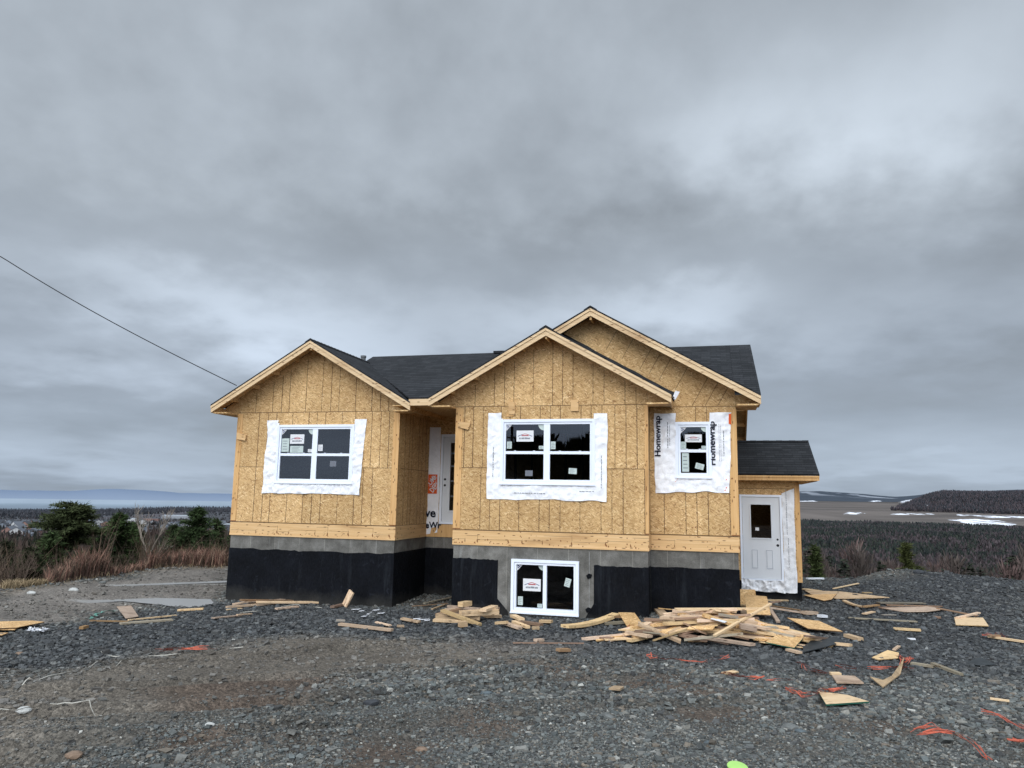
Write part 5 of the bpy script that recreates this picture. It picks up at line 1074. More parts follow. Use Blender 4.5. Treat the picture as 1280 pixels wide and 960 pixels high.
pl(1098, 756, 1155, 757, .14, .025, 'rear board of the flat stack in the right yard', 'grey_board'); pl(1100, 763, 1170, 762, .12, .025, 'middle board of the flat stack in the right yard', 'dark_board'); sheet([(1105, 764), (1160, 762), (1181, 765), (1160, 768), (1130, 767)], .014, 'pale panel at the front of the flat stack in the right yard', ('board', 'board')); pl(1108, 759, 1178, 762, .07, .02, 'brown lath on top of the flat stack in the right yard', 'dark_board', 'lath', 'lath')
pl(1172, 765, 1222, 773, .07, .02, 'thin lath leading from the flat stack to the plywood square', 'dark_board', 'lath', 'lath'); pl(1061, 775, 1146, 780, .09, .02, 'long grey lath lying alone in the right yard', 'grey_board', 'lath', 'lath'); pl(1117, 789, 1151, 791, .13, .03, 'short tan board below the long grey lath'); pl(1102, 771, 1120, 771, .05, .012, 'thin splinter between the stack and the long grey lath', 'grey_board'); pl(1168, 774, 1176, 775, .10, .03, 'tiny brown chip left of the plywood square', 'dark_board', 'wood_chip', 'wood chip')
sheet([(1193, 775), (1229, 776), (1236, 786), (1195, 785)], .014, 'pale plywood square lying flat in the right yard', ('fascia', 'board')); pl(1197, 777, 1224, 771, .07, .03, 'stick resting on the plywood square', 'board', 'stick', 'stick')
pl(1236, 799, 1282, 806, .07, .03, 'pale stick wrapped in orange at the right edge', 'fascia', 'stick', 'stick'); pl(1236, 801, 1250, 800, .06, .03, 'orange splinter beside the right edge stick', 'dark_board')
pl(1009, 725.6, 1029, 725.6, .10, .04, 'white foam strip on the brow right of the side porch', 'white_litter', 'foam_strip', 'litter'); pl(1024, 774, 1032, 774, .10, .05, 'small white cup lying in front of the side porch', 'white_litter', 'litter_scrap', 'litter'); pl(1137, 802, 1142, 802, .06, .02, 'tiny white scrap in the right yard', 'white_litter', 'litter_scrap', 'litter')
# right foreground
sheet([(1023, 871), (1060, 875), (1087, 885), (1033, 888)], .016, 'striped green edged OSB piece in the right foreground', ('fascia', 'osb_edge_green')); sheet([(1040, 849), (1069, 850), (1080, 859), (1046, 858)], .016, 'tan plywood piece behind the striped one', ('board', 'board')); pl(1042, 847, 1047, 847, .07, .03, 'small white wood cube behind the tan plywood piece', 'fascia', 'wood_block', 'wood block')
sheet([(1088, 853), (1104, 855), (1117, 849), (1131, 835), (1126, 848), (1104, 863)], .012, 'curled cedar coloured shingle shaped like a hook', ('board', 'board'), corner_lift=(.02, 0, 0, .10, .0, 0)); sheet([(1090, 826), (1110, 821), (1124, 822), (1123, 827), (1098, 829)], .012, 'tan wood piece tied with orange strapping', ('board', 'board'), corner_lift=(0, .04, .02, 0, 0)); pl(1118, 816, 1124, 811, .05, .02, 'yellow splinter standing up behind the tied piece', 'board')
pl(1140, 834, 1168, 838, .07, .03, 'left half of the bent weathered stick', 'grey_board', 'stick', 'stick'); pl(1166, 837, 1202, 848, .06, .03, 'right half of the bent weathered stick', 'grey_board', 'stick', 'stick')
sheet([(1208, 832), (1226, 829), (1245, 834), (1222, 835)], .006, 'folded black membrane flap in the right foreground', ('tarp_dark',), name='membrane_scrap', cat='membrane', corner_lift=(0, .05, 0, 0)); pl(905, 846, 920, 843, .09, .015, 'pale curled chip beside the upper orange strapping', 'fascia', 'wood_chip', 'wood chip'); pl(1238, 878, 1262, 881, .05, .015, 'thin tan splinter above the right edge strapping', 'fascia', 'wood_chip', 'wood chip')

# lime green lid, half outside the frame
p = at(922, 966); m = MB(); n = 28
ring = lambda r_, z: [(r_ * math.cos(2 * math.pi * k / n), r_ * .85 * math.sin(2 * math.pi * k / n), z) for k in range(n)]
rs = [ring(.085, 0), ring(.088, .012), ring(.082, .020), ring(.04, .024)]
for a_, b_ in zip(rs, rs[1:]):
    for k in range(n): m.face([a_[k], a_[(k + 1) % n], b_[(k + 1) % n], b_[k]])
m.face(rs[-1]); o = m.build('plastic_disc', ['lime']); o.location = p + Vector((0, 0, .03)); o.scale = (.85, .85, .85); o.rotation_euler = (.25, .08, .2); tag(o, 'lime green plastic disc at the bottom edge of the photo', 'disc')
# crumpled white bag
p = at(45, 792); m = MB()
for k in range(60):
    c = Vector((random.uniform(-.13, .13), random.uniform(-.06, .06), random.uniform(0, .06))); q = [c + Vector((random.uniform(-.05, .05), random.uniform(-.04, .04), random.uniform(-.02, .03))) for _ in range(3)]; m.face(q)
o = m.build('plastic_bag', ['white_litter']); o.location = p + Vector((0, 0, .02)); tag(o, 'crumpled white plastic bag beside the stack at the left edge', 'plastic bag')

# orange strapping, twine
def strap(px, label, mat='strap', w=.014, name='strap', cat='strapping', loops=1, amp=.05):
    m = MB()
    if mat == 'twine': w *= .7; amp = .02
    if mat == 'strap': w *= .48; loops += 1
    for L_ in range(loops):
        P = [at(u + random.uniform(-1, 1) * (L_ > 0) * 5, v + random.uniform(-1, 1) * (L_ > 0) * 2.4) for u, v in px]; pts = []
        for a_, b_ in zip(P, P[1:]):
            n = max(3, int((b_ - a_).length / .06))
            for k in range(n):
                t = k / n; q = a_.lerp(b_, t); j = amp * (float(vnoise(q.x * 7 + L_ * 9, q.y * 7, 6)) - .5); pts.append(Vector((q.x + j, q.y + j, float(hm(q.x + j, q.y + j)) + .004 + (.026 if mat == 'twine' else 0) + .05 * float(vnoise(q.x * 4 + L_ * 5, q.y * 4, 8)) * (0 if mat == 'twine' else 1))))
        for a_, b_ in zip(pts, pts[1:]):
            d = (b_ - a_); s_ = Vector((-d.y, d.x, 0)); s_ = s_.normalized() * w / 2 if s_.length > 1e-6 else Vector((w / 2, 0, 0)); s_ = s_ + Vector((0, 0, w * .35 * math.sin(a_.x * 11)))
            m.face([a_ - s_, b_ - s_, b_ + s_, a_ + s_]); m.face([a_ + s_ + Vector((0, 0, -.002)), b_ + s_ + Vector((0, 0, -.002)), b_ - s_ + Vector((0, 0, -.002)), a_ - s_ + Vector((0, 0, -.002))])
    o = m.build(name, [mat]); tag(o, label, cat); return o
strap([(198, 819), (222, 816), (250, 817), (272, 815)], 'tangled orange strapping on the left dirt', loops=4, w=.02); strap([(808, 824), (820, 826), (838, 828)], 'bright orange strap bundle before the big lumber pile', loops=3, w=.022); strap([(838, 828), (856, 831), (880, 833), (898, 829), (915, 826)], 'thin faded orange strap trailing right of the bright bundle', w=.012, loops=2)
strap([(905, 846), (922, 850), (940, 852), (958, 852)], 'orange strap bundle in the middle right gravel', loops=4, w=.018); strap([(958, 855), (985, 857), (1005, 856)], 'single thin orange strap joining two bundles', w=.010)
strap([(998, 834), (1010, 842), (1030, 846), (1043, 847)], 'orange tangle behind the tan plywood piece', loops=4, w=.016); strap([(985, 868), (1000, 873), (1020, 874), (1035, 871), (1060, 864)], 'orange tangle just left of the striped OSB piece', loops=5, w=.018); strap([(1048, 838), (1060, 840), (1076, 842)], 'short orange tangle above the tan plywood piece', loops=3, w=.016)
strap([(1089, 839), (1108, 841), (1125, 840), (1150, 842)], 'orange strands round the curled shingle', loops=4, w=.015); strap([(1124, 826), (1130, 830), (1138, 828), (1132, 834), (1126, 838)], 'knotted orange bundle behind the curled shingle', loops=5, w=.02)
strap([(1141, 922), (1165, 916), (1180, 925), (1195, 927), (1215, 940), (1240, 962)], 'long orange strap running to the bottom right corner', loops=2, w=.014); strap([(1150, 927), (1168, 925), (1190, 926), (1178, 921)], 'orange clump on the long bottom right strap', loops=4, w=.018)
strap([(1227, 896), (1245, 902), (1262, 910), (1290, 922)], 'orange straps running out at the right edge', loops=3, w=.013); strap([(1262, 933), (1275, 936), (1290, 934)], 'red orange clump at the right edge near the bottom', loops=4, w=.02); strap([(1232, 797), (1245, 799), (1262, 800)], 'orange wrapping on the right edge stick', loops=3, w=.016); strap([(783, 793), (790, 790), (794, 793)], 'red strap end by the square OSB scrap', loops=3, w=.018)
strap([(110, 776), (122, 771), (135, 768), (148, 768)], 'teal strapping beside the pale curled board', 'teal_strap', loops=3, w=.022)
strap([(28, 862), (60, 852), (110, 841), (150, 832), (200, 825), (250, 820), (275, 816), (310, 813)], 'long pale twine lying across the left dirt', 'twine', w=.016, name='twine', cat='twine', amp=.03); strap([(125, 820), (135, 825), (160, 826), (175, 823)], 'short loop of pale twine above the long one', 'twine', w=.014, name='twine', cat='twine', amp=.04)
strap([(-10, 896), (30, 893), (70, 888), (110, 884), (140, 895)], 'pale twine in the lower left wheel rut', 'twine', w=.012, name='twine', cat='twine', amp=.05); strap([(300, 770), (340, 766), (370, 761), (400, 763), (410, 768)], 'pale cord before the left wing pile', 'twine', w=.016, name='twine', cat='twine', amp=.04)

# ================================================================== OVERHEAD CABLE and its pole outside the frame
def on(u, v, y): d = ray(u, v); t = y / d[1]; return Vector((d[0] * t, y, EYE + d[2] * t))
B_ = on(296, 482, 18.6); A_ = on(0, 320, 16.6); dirn = (A_ - B_); PT = B_ + dirn * 2.05
m = MB(); pts = []
for k in range(41):
    t = k / 40; q = B_.lerp(PT, t); q.z -= .55 * math.sin(math.pi * t) * 1.0; pts.append(q)
# keep the straight line through the visible part by letting the sag start at the house
mid = .488; off = .55 * math.sin(math.pi * mid)
pts = [Vector((p.x, p.y, p.z + off * (k / 40) / mid if k / 40 < mid else p.z + off)) for k, p in enumerate(pts)]
m.tube(pts, .011, 6); o = m.build('overhead_cable', ['cable']); tag(o, 'black overhead service cable sloping down to the left gable from outside the frame', 'cable')
e = pts[-1]; g0 = ghs(e.x, e.y)
root = empty('utility_pole', (e.x, e.y, g0)); tag(root, 'wooden utility pole carrying the service cable, beyond the left of the frame', 'utility pole')
hgt = e.z - g0; m = MB(); m.tube([(.16, 0, -.3), (.16, 0, hgt + .7)], .15, 12, taper=.11); m.build('pole', ['pole_wood'], root); m = MB(); m.box(-.9, -.06, hgt + .1, 1.2, .06, hgt + .22); m.build('crossarm', ['pole_wood'], root)

# ================================================================== VEGETATION
def leafm(name):
    m, nt = new_mat(name); a = N(nt, 'ShaderNodeVertexColor', layer_name='col'); p = bsdf(nt, a.outputs[0], .9, spec=.1); MT[name] = m
leafm('foliage'); simple('bark', (.085, .065, .05), .9, .3, 9, .3); simple('bark_pale', (.26, .22, .18), .9, .25, 9, .3); simple('twig_brown', (.12, .085, .065), .9, .2)
def conifer(x, y, h, wd, label, tone=(.030, .042, .018), top_heavy=False, dens=1., name='conifer_tree'):
    z0 = ghs(x, y) - .2; root = empty(name, (x, y, z0)); tag(root, label, 'tree', 'trees behind the brow of the yard')
    m = MB(); m.tube([(0, 0, 0), (.04, .02, h * .5), (0, 0, h * .98)], h * .018, 7, taper=.01); m.build('trunk', ['bark'], root)
    V = []; cl = []; nb = int(120 * dens)
    for b in range(nb):
        t = (b + .5) / nb; zz_ = h * (.10 + .88 * t); wr = wd / 2 * (1 - t) ** .75 * (.75 + .5 * random.random())
        if top_heavy: zz_ = h * (.60 + .38 * t) if b > nb * .12 else h * random.uniform(.15, .6); wr = wd / 2 * (.55 + .6 * math.sin(math.pi * min(1, t * 1.1)) ) * random.uniform(.6, 1.1) if b > nb * .12 else wd * .12
        a = random.uniform(0, 6.28); rise = random.uniform(-.05, .28) * (1 if not top_heavy else .6)
        ns = max(6, int(24 * wr / (wd / 2) + 8))
        for k in range(ns):
            f = (k + random.random()) / ns; rx = wr * f; c = Vector((rx * math.cos(a), rx * math.sin(a), zz_ + rx * rise - .10 * rx * rx))
            for j in range(5):
                L = .16 * (1.25 - .5 * f) * (h / 4) ** .5; d = Vector((random.gauss(0, 1), random.gauss(0, 1), random.gauss(.15, .45))); d = d.normalized() * L * random.uniform(.6, 1.4) + Vector((math.cos(a), math.sin(a), .1)) * L * .5
                s_ = d.cross(Vector((random.gauss(0, 1), random.gauss(0, 1), random.gauss(0, 1)))).normalized() * L * .16
                cc_ = c + Vector((random.gauss(0, .05), random.gauss(0, .05), random.gauss(0, .03))) * (h / 4); V += [cc_ - s_, cc_ + s_, cc_ + d]
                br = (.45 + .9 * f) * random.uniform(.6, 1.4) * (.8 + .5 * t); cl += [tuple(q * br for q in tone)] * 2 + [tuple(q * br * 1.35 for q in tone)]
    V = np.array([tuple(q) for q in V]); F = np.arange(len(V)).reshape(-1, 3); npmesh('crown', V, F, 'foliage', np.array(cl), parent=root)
    m = MB()
    for b in range(int(26 * dens)):
        t = random.random(); zz_ = h * (.1 + .8 * t); wr = wd / 2 * (1 - t) ** .75; a = random.uniform(0, 6.28); m.tube([(0, 0, zz_), (wr * .85 * math.cos(a), wr * .85 * math.sin(a), zz_ + .1 * wr)], .012 * h / 4, 4, taper=.004, cap=False)
    m.build('branches', ['bark'], root)
def bare_tree(x, y, h, label, mat='bark_pale', spread=.5, depth=5, r0=.05, name='leafless_tree', twig=1.0, z_up=.0):
    z0 = ghs(x, y) - .15; root = empty(name, (x, y, z0)); tag(root, label, 'tree', 'trees behind the brow of the yard'); mt = MB(); mbr = MB()
    def grow(p, d, L, r_, k):
        n = 4; pts = [p]
        for i in range(n): d = (d + Vector((random.gauss(0, .10), random.gauss(0, .10), random.gauss(.04, .05)))).normalized(); pts.append(pts[-1] + d * L / n)
        (mt if k == depth else mbr).tube(pts, r_, 5 if r_ > .01 else 3, taper=r_ * .6, cap=False)
        if k <= 0: return
        for i in range(3 if k > 1 else 4):
            q = pts[random.choice((2, 3, 4, 4))]; nd = (d + Vector((random.gauss(0, spread), random.gauss(0, spread), random.gauss(.12, .25)))).normalized(); grow(q, nd, L * random.uniform(.55, .8), r_ * .58, k - 1)
    grow(Vector((0, 0, 0)), Vector((0, 0, 1)), h * .38, r0, depth); mt.build('trunk', [mat], root); mbr.build('branches', [mat], root)
def pos(u, extra):  # a point beyond the brow on the line of sight through column u
    d = ray(u, 700); a = math.atan2(d[0], d[1]); r_ = float(np.interp(math.degrees(a), AZ_E, R_E)) + extra; return r_ * math.sin(a), r_ * math.cos(a), r_
def zat(u, v, r_):   # height above sea of sight line through (u,v) at range r_
    d = ray(u, v); return EYE + d[2] / math.hypot(d[0], d[1]) * r_
def con(u, vtop, wpx, extra, label, **kw):
    x, y, r_ = pos(u, extra); zt = zat(u, vtop, r_); h = zt - (ghs(x, y) - .2); conifer(x, y, h, wpx / 951 * r_ * 1.45, label, **kw)
con(86, 628, 46, 5.0, 'umbrella topped conifer with a bare lower stem, left of the town view', top_heavy=True, tone=(.034, .042, .018), dens=.6)
con(146, 641, 92, 5.5, 'broad green conifer in the middle of the left trees', tone=(.032, .050, .018), dens=1.25)
con(168, 652, 34, 8.0, 'thin dark conifer behind the pale leafless tree', tone=(.026, .032, .016), dens=.6)
con(243, 634, 92, 5.0, 'wide dark conifer nearest the left wall of the house', tone=(.026, .040, .016), dens=1.4)
con(268, 648, 62, 6.5, 'lower bushy conifer touching the left wall of the house', tone=(.030, .044, .018), dens=.8)
con(215, 655, 50, 6.0, 'small conifer left of the wide dark one', tone=(.026, .040, .016), dens=.8)
con(62, 664, 60, 4.5, 'bushy green conifer below the umbrella topped one', tone=(.034, .050, .020), dens=1.0)
con(38, 684, 60, 3.8, 'dark bushy conifer among the bare stems at the far left', tone=(.026, .034, .016), dens=.9)
con(5, 676, 60, 4.5, 'dark conifer cut off by the left edge', tone=(.026, .030, .016), dens=.9)
con(128, 668, 55, 4.8, 'low dark conifer under the broad green one', tone=(.022, .036, .016), dens=.9)
con(100, 690, 70, 3.5, 'squat dark conifer in front of the umbrella topped one', tone=(.024, .036, .016), dens=.9)
con(1019, 681, 22, 14., 'small pointed green conifer just right of the side porch', tone=(.034, .044, .016), dens=.8)
con(1133, 677, 24, 16., 'lone yellow green conifer behind the brow at right', tone=(.046, .052, .018), dens=.8)
con(1148, 706, 30, 14., 'low bushy conifer right of the lone one', tone=(.036, .042, .016), dens=.5)
def bt(u, vtop, extra, label, **kw):
    x, y, r_ = pos(u, extra); zt = zat(u, vtop, r_); bare_tree(x, y, (zt - ghs(x, y)) * 1.0, label, **kw)
bt(188, 628, 2.2, 'pale leafless tree with forked trunk between the conifers', mat='bark_pale', r0=.055, spread=.27)
bt(25, 668, 1.6, 'reddish leafless sapling at the far left', mat='twig_brown', r0=.03, spread=.5)
bt(8, 665, 2.6, 'grey leafless sapling at the left edge', mat='twig_brown', r0=.03, spread=.5); bt(48, 676, 2.8, 'brown leafless sapling between the left conifers', mat='twig_brown', r0=.028, spread=.55); bt(205, 668, 5., 'faint leafless tree behind the pale forked one', mat='twig_brown', r0=.035, spread=.45); bt(108, 672, 4.5, 'leafless bush between the umbrella conifer and the broad one', mat='twig_brown', r0=.03, spread=.5)

# dry reddish reeds and brush along the brow (nobody could count the stems)
def reeds():
    V = []; cl = []
    def tuft(u0, u1, n, e0, e1, h0, h1, cols, lean=.16):
        for _ in range(n):
            u = random.uniform(u0, u1); x, y, r_ = pos(u, random.uniform(e0, e1))
            if float(fbm(np.array([x * .9]), np.array([y * .9]), 3, 200)[0]) < random.uniform(.40, .56): continue
            z = ghs(x, y) - .03; h = random.uniform(h0, h1) * (.35 + 1.25 * float(vnoise(x * 1.7, y * 1.7, 12))); dx, dy = random.gauss(0, lean) * h, random.gauss(0, lean) * h; w_ = random.uniform(.006, .014); c = random.choice(cols); k = random.uniform(.55, 1.35)
            p0 = (x - w_, y, z); p1 = (x + w_, y, z); p2 = (x + dx * .4 + w_ * .8, y + dy * .4, z + h * .6); p3 = (x + dx * .4 - w_ * .8, y + dy * .4, z + h * .6); p4 = (x + dx, y + dy, z + h)
            V.extend([p0, p1, p2, p0, p2, p3, p3, p2, p4]); cl.extend([tuple(q * k for q in c)] * 9)
            for b in range(2):
                q = Vector((x + dx * .4, y + dy * .4, z + h * random.uniform(.4, .8))); e_ = q + Vector((random.gauss(0, .12), random.gauss(0, .12), random.uniform(.05, .22))) * h; V.extend([tuple(q), tuple(q + Vector((.012, 0, 0))), tuple(e_)]); cl.extend([tuple(g_ * k for g_ in c)] * 3)
    red = [(.17, .088, .065), (.22, .125, .095), (.12, .068, .055), (.27, .18, .13)]; brn = [(.085, .060, .045), (.12, .085, .06), (.06, .045, .035)]; tan = [(.30, .23, .14), (.24, .18, .11)]
    tuft(62, 150, 2600, -.2, 1.6, .22, .6, red + brn, .22); tuft(98, 128, 1000, .0, 1.0, .35, .72, red, .25); tuft(150, 292, 4600, -.1, 1.8, .2, .55, red + brn, .25); tuft(215, 292, 1600, .2, 1.6, .4, .75, red, .25); tuft(-40, 70, 3600, -.1, 1.0, .08, .25, tan, .4); tuft(-40, 300, 7500, 1.8, 7.5, .6, 1.9, brn, .2); tuft(60, 280, 900, -.4, .3, .05, .16, tan + brn + brn, .5)
    o = npmesh('dry_reeds', np.array(V), np.arange(len(V)).reshape(-1, 3), 'foliage', np.array(cl)); tag(o, 'dry red brown reeds and brush along the far edge of the yard', 'dry brush', kind='stuff')
reeds()

# far woods: many small crowns, one mass
def forest(name, n, az0, az1, r0, r1, hmin, hmax, pal, pr, label, mask=None, wmul=.36, blades=7, tint=None):
    a = np.radians(rng.uniform(az0, az1, n)); r = np.sqrt(rng.uniform(r0 ** 2, r1 ** 2, n)) if r1 / r0 < 6 else r0 * (r1 / r0) ** rng.random(n)
    X, Y = r * np.sin(a), r * np.cos(a)
    if mask is not None: k = mask(X, Y, r, np.degrees(a)); X, Y, r, a = X[k], Y[k], r[k], a[k]
    n = len(X); Z = gh(X, Y) - .3; h = rng.uniform(hmin, hmax, n) * (1 + .25 * (fbm(X / 60, Y / 60, 2, 130) - .5) * 2); cn = fbm(X / 55, Y / 55, 3, 140); pal = np.array(pal)
    ci = np.array([rng.choice(len(pal), p=pr)] * 1) ; ci = rng.choice(len(pal), n, p=pr); ci = np.where((cn > .60) & (rng.random(n) < .7), len(pal) - 1, ci); col = pal[ci] * rng.uniform(.55, 1.5, (n, 1))
    haze_ = (1 - np.exp(-r / 9000.))[:, None]; col = col * (1 - haze_) + np.array([.10, .12, .155]) * haze_  # distance haze painted into the tree colours
    VV = []; CC = []
    for b in range(blades):
        t = rng.random(n) ** .8; th = rng.uniform(0, 6.28, n); wv = h * wmul * (1 - t * .85) * rng.uniform(.5, 1.1, n)
        p0 = np.stack([X + wv * np.cos(th), Y + wv * np.sin(th), Z + h * (t * .85 - .02)], -1); th2 = th + rng.uniform(1.6, 4.2, n); p1 = np.stack([X + wv * np.cos(th2), Y + wv * np.sin(th2), Z + h * (t * .85 - .04)], -1)
        top = np.stack([X + rng.normal(0, .05, n) * h, Y, Z + h * np.minimum(1, t * .85 + rng.uniform(.25, .6, n))], -1)
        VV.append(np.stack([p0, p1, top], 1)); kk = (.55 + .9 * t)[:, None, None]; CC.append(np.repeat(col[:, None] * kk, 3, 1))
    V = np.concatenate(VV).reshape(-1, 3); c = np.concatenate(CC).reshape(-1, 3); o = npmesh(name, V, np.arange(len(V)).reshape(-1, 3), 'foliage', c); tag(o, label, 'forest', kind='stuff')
DG = [(.020, .025, .018), (.028, .032, .021), (.014, .018, .014), (.034, .031, .028), (.055, .042, .042)]
forest('forest', 44000, 14, 40, 600, 1390, 5, 9.5, DG, [.3, .25, .2, .15, .1], 'dark mixed wood filling the valley on the right', wmul=.5, blades=9)
def fine_wood(name, n, nb, az0, az1, r0, r1, hmin, hmax, pal, label, seed, wm=.22):
    g = np.random.default_rng(seed); a = np.radians(g.uniform(az0, az1, n)); r = np.sqrt(g.uniform(r0 ** 2, r1 ** 2, n)); X, Y = r * np.sin(a), r * np.cos(a)
    cl_ = fbm(X / 18, Y / 18, 3, seed); k = cl_ > .36; X, Y, r, cl_ = X[k], Y[k], r[k], cl_[k]; n = len(X); Z = gh(X, Y) - .2; h = g.uniform(hmin, hmax, n) * (.6 + .8 * cl_)
    ci = np.where(g.random(n) < (.25 + .9 * ss(.45, .6, cl_)), g.integers(3, len(pal), n), g.integers(0, 3, n)); pal = np.array(pal); ev = ci < 3
    t = g.random((n, nb)) ** np.where(ev, .8, .65)[:, None]; th = g.uniform(0, 6.28, (n, nb)); rad = h[:, None] * wm * np.where(ev[:, None], (1 - t) ** .8, np.sqrt(np.maximum(0, 1 - (t * 1.6 - .75) ** 2)) * .9) * g.uniform(.15, 1, (n, nb))
    px_, py_, pz_ = X[:, None] + rad * np.cos(th), Y[:, None] + rad * np.sin(th), Z[:, None] + h[:, None] * (.04 + .94 * t)
    L = h[:, None] * np.where(ev[:, None], g.uniform(.03, .07, (n, nb)), g.uniform(.07, .16, (n, nb))); wv = np.where(ev[:, None], L * .5, L * .10)
    d = np.stack([np.cos(th) * np.where(ev[:, None], 1., .35), np.sin(th) * np.where(ev[:, None], 1., .35), np.where(ev[:, None], g.uniform(-.3, .3, (n, nb)), g.uniform(.5, 1.2, (n, nb)))], -1) * L[..., None]
    c0 = np.stack([px_, py_, pz_], -1); sv = np.stack([-np.sin(th + g.normal(0, .8, (n, nb))), np.cos(th), g.normal(0, .3, (n, nb))], -1) * wv[..., None]
    V = np.stack([c0 - sv, c0 + sv, c0 + d], 2).reshape(-1, 3); col = pal[ci][:, None] * (.45 + .9 * t)[..., None] * g.uniform(.6, 1.5, (n, nb, 1)); haze_ = (1 - np.exp(-r / 9000.))[:, None, None]; col = col * (1 - haze_) + np.array([.10, .12, .155]) * haze_  # colours fade to haze blue with range
    o = npmesh(name, V, np.arange(len(V)).reshape(-1, 3), 'foliage', np.repeat(col.reshape(-1, 3), 3, 0)); tag(o, label, 'forest', kind='stuff')
fine_wood('near_forest', 1500, 240, 14, 42, 75, 330, 5.5, 10, [(.024, .030, .018), (.032, .036, .020), (.020, .026, .018), (.070, .052, .046), (.055, .044, .038), (.085, .058, .052)], 'nearest leafless and evergreen trees below the right brow', 5)
fine_wood('middle_forest', 5000, 60, 14, 40, 330, 720, 5, 9, [(.022, .028, .020), (.030, .034, .022), (.016, .021, .017), (.058, .044, .042), (.045, .038, .035), (.066, .048, .046)], 'middle distance trees in the valley on the right', 6, .26)
forest('ridge_forest', 16000, 24, 40, 1900, 2900, 7, 12, [(.018, .019, .017), (.050, .034, .032), (.040, .029, .028), (.058, .040, .038)], [.34, .22, .22, .22], 'reddish leafless wood on the far right ridge', mask=lambda X, Y, r, a: (a > 26.8 + (fbm(X / 80, Y / 80, 2, 150) - .5) * 2.) & (r > 1990), blades=5)
forest('valley_forest', 30000, -42, -12, 70, 2600, 4, 9, [(.020, .022, .014), (.036, .028, .022), (.050, .036, .030), (.030, .026, .020), (.070, .048, .040)], [.25, .25, .2, .2, .1], 'brown winter wood between the yard and the town', mask=lambda X, Y, r, a: (r < 300) | (r > 450) & (fbm(X / 90, Y / 90, 3, 160) > .44), blades=6)
forest('shore_forest', 12000, -42, -12, 2600, 5200, 10, 18, [(.030, .028, .026), (.05, .040, .038), (.040, .036, .034)], [.4, .3, .3], 'distant wood on the low land before the bay', blades=4)

# town houses in the valley: each its own thing
simple('siding_a', (.30, .31, .33), .8, .05); simple('siding_b', (.16, .18, .21), .8, .05); simple('siding_c', (.42, .42, .42), .8, .05); simple('siding_d', (.22, .13, .11), .8, .05); simple('roof_far', (.055, .06, .07), .9, .1); simple('roof_far2', (.11, .12, .14), .9, .1); simple('win_far', (.02, .025, .03), .4, .1); simple('roof_pale', (.42, .46, .50), .7, .05)
def town_house(x, y, w_, d_, h_, rot, sid, rfm, label, flat=False, name='town_house', group='small houses of the town in the valley'):
    z = ghs(x, y) - .5; root = empty(name, (x, y, z), rot); tag(root, label, 'house' if name == 'town_house' else 'building', group)
    m = MB(); m.box(-w_ / 2, -d_ / 2, 0, w_ / 2, d_ / 2, h_)
    if not flat: m.prism([(-w_ / 2, h_ + .01), (w_ / 2, h_ + .01), (0, h_ + w_ * .30)], -d_ / 2, d_ / 2)
    m.build('wall', [sid], root); m = MB()
    if flat: m.box(-w_ / 2 - .3, -d_ / 2 - .3, h_ + .02, w_ / 2 + .3, d_ / 2 + .3, h_ + .8)
    else:
        for s_ in (-1, 1): q = [(0, -d_ / 2 - .5, h_ + w_ * .30 + .25), (0, d_ / 2 + .5, h_ + w_ * .30 + .25), (s_ * (w_ / 2 + .5), d_ / 2 + .5, h_ - .1), (s_ * (w_ / 2 + .5), -d_ / 2 - .5, h_ - .1)]; m.slab(q if s_ < 0 else q[::-1], (0, 0, -.2))
    m.build('roof', [rfm], root); m = MB(); nw = max(2, int(w_ / 4))
    for k in range(nw):
        for zz_ in (1.2, 3.9)[: 1 if h_ < 4.5 else 2]: xx = -w_ / 2 + w_ * (k + .5) / nw; m.box(xx - .6, -d_ / 2 - .06, zz_, xx + .6, -d_ / 2 + .02, zz_ + 1.3)
    m.build('windows', ['win_far'], root)
def at_range(u, r_): d = ray(u, 640); a = math.atan2(d[0], d[1]); return r_ * math.sin(a), r_ * math.cos(a)
TL = {'siding_a': 'grey', 'siding_b': 'slate blue', 'siding_c': 'white', 'siding_d': 'brick red'}
random.seed(21); k_ = 0
for i in range(84):
    u = random.choice((random.uniform(6, 50), random.uniform(95, 140), random.uniform(150, 290), random.uniform(0, 290))); r_ = random.uniform(700, 1500); x, y = at_range(u, r_); s_ = random.choice(list(TL)); rfm = random.choice(('roof_far', 'roof_far', 'roof_far2'))
    town_house(x, y, random.uniform(9, 13), random.uniform(8, 11), random.choice((3.4, 5.6, 6)), random.uniform(-.8, .8), s_, rfm, f'small {TL[s_]} gabled house in the distant town left of the building site', group='small houses of the town in the valley')
for u, r_, w_, d_, h_, s_, rm, l in ((228, 2400, 100, 40, 9, 'siding_a', 'roof_pale', 'long pale roofed hall in the distant town, left of the house'), (285, 1150, 30, 16, 8, 'siding_a', 'roof_pale', 'white roofed apartment block beside the left wall of the house'), (163, 1900, 26, 18, 9, 'siding_c', 'roof_pale', 'white building above the broad green conifer'), (100, 2100, 60, 20, 6, 'siding_c', 'roof_pale', 'low white shed right of the umbrella topped conifer'), (190, 2000, 34, 18, 7, 'siding_d', 'roof_far2', 'reddish block behind the pale leafless tree'), (36, 2000, 18, 14, 7, 'siding_c', 'roof_pale', 'pale block in the far left of the town')):
    x, y = at_range(u, r_); town_house(x, y, w_, d_, h_, -math.atan2(x, y) * 0 + .2, s_, rm, l, True, 'town_building', 'larger buildings of the town')

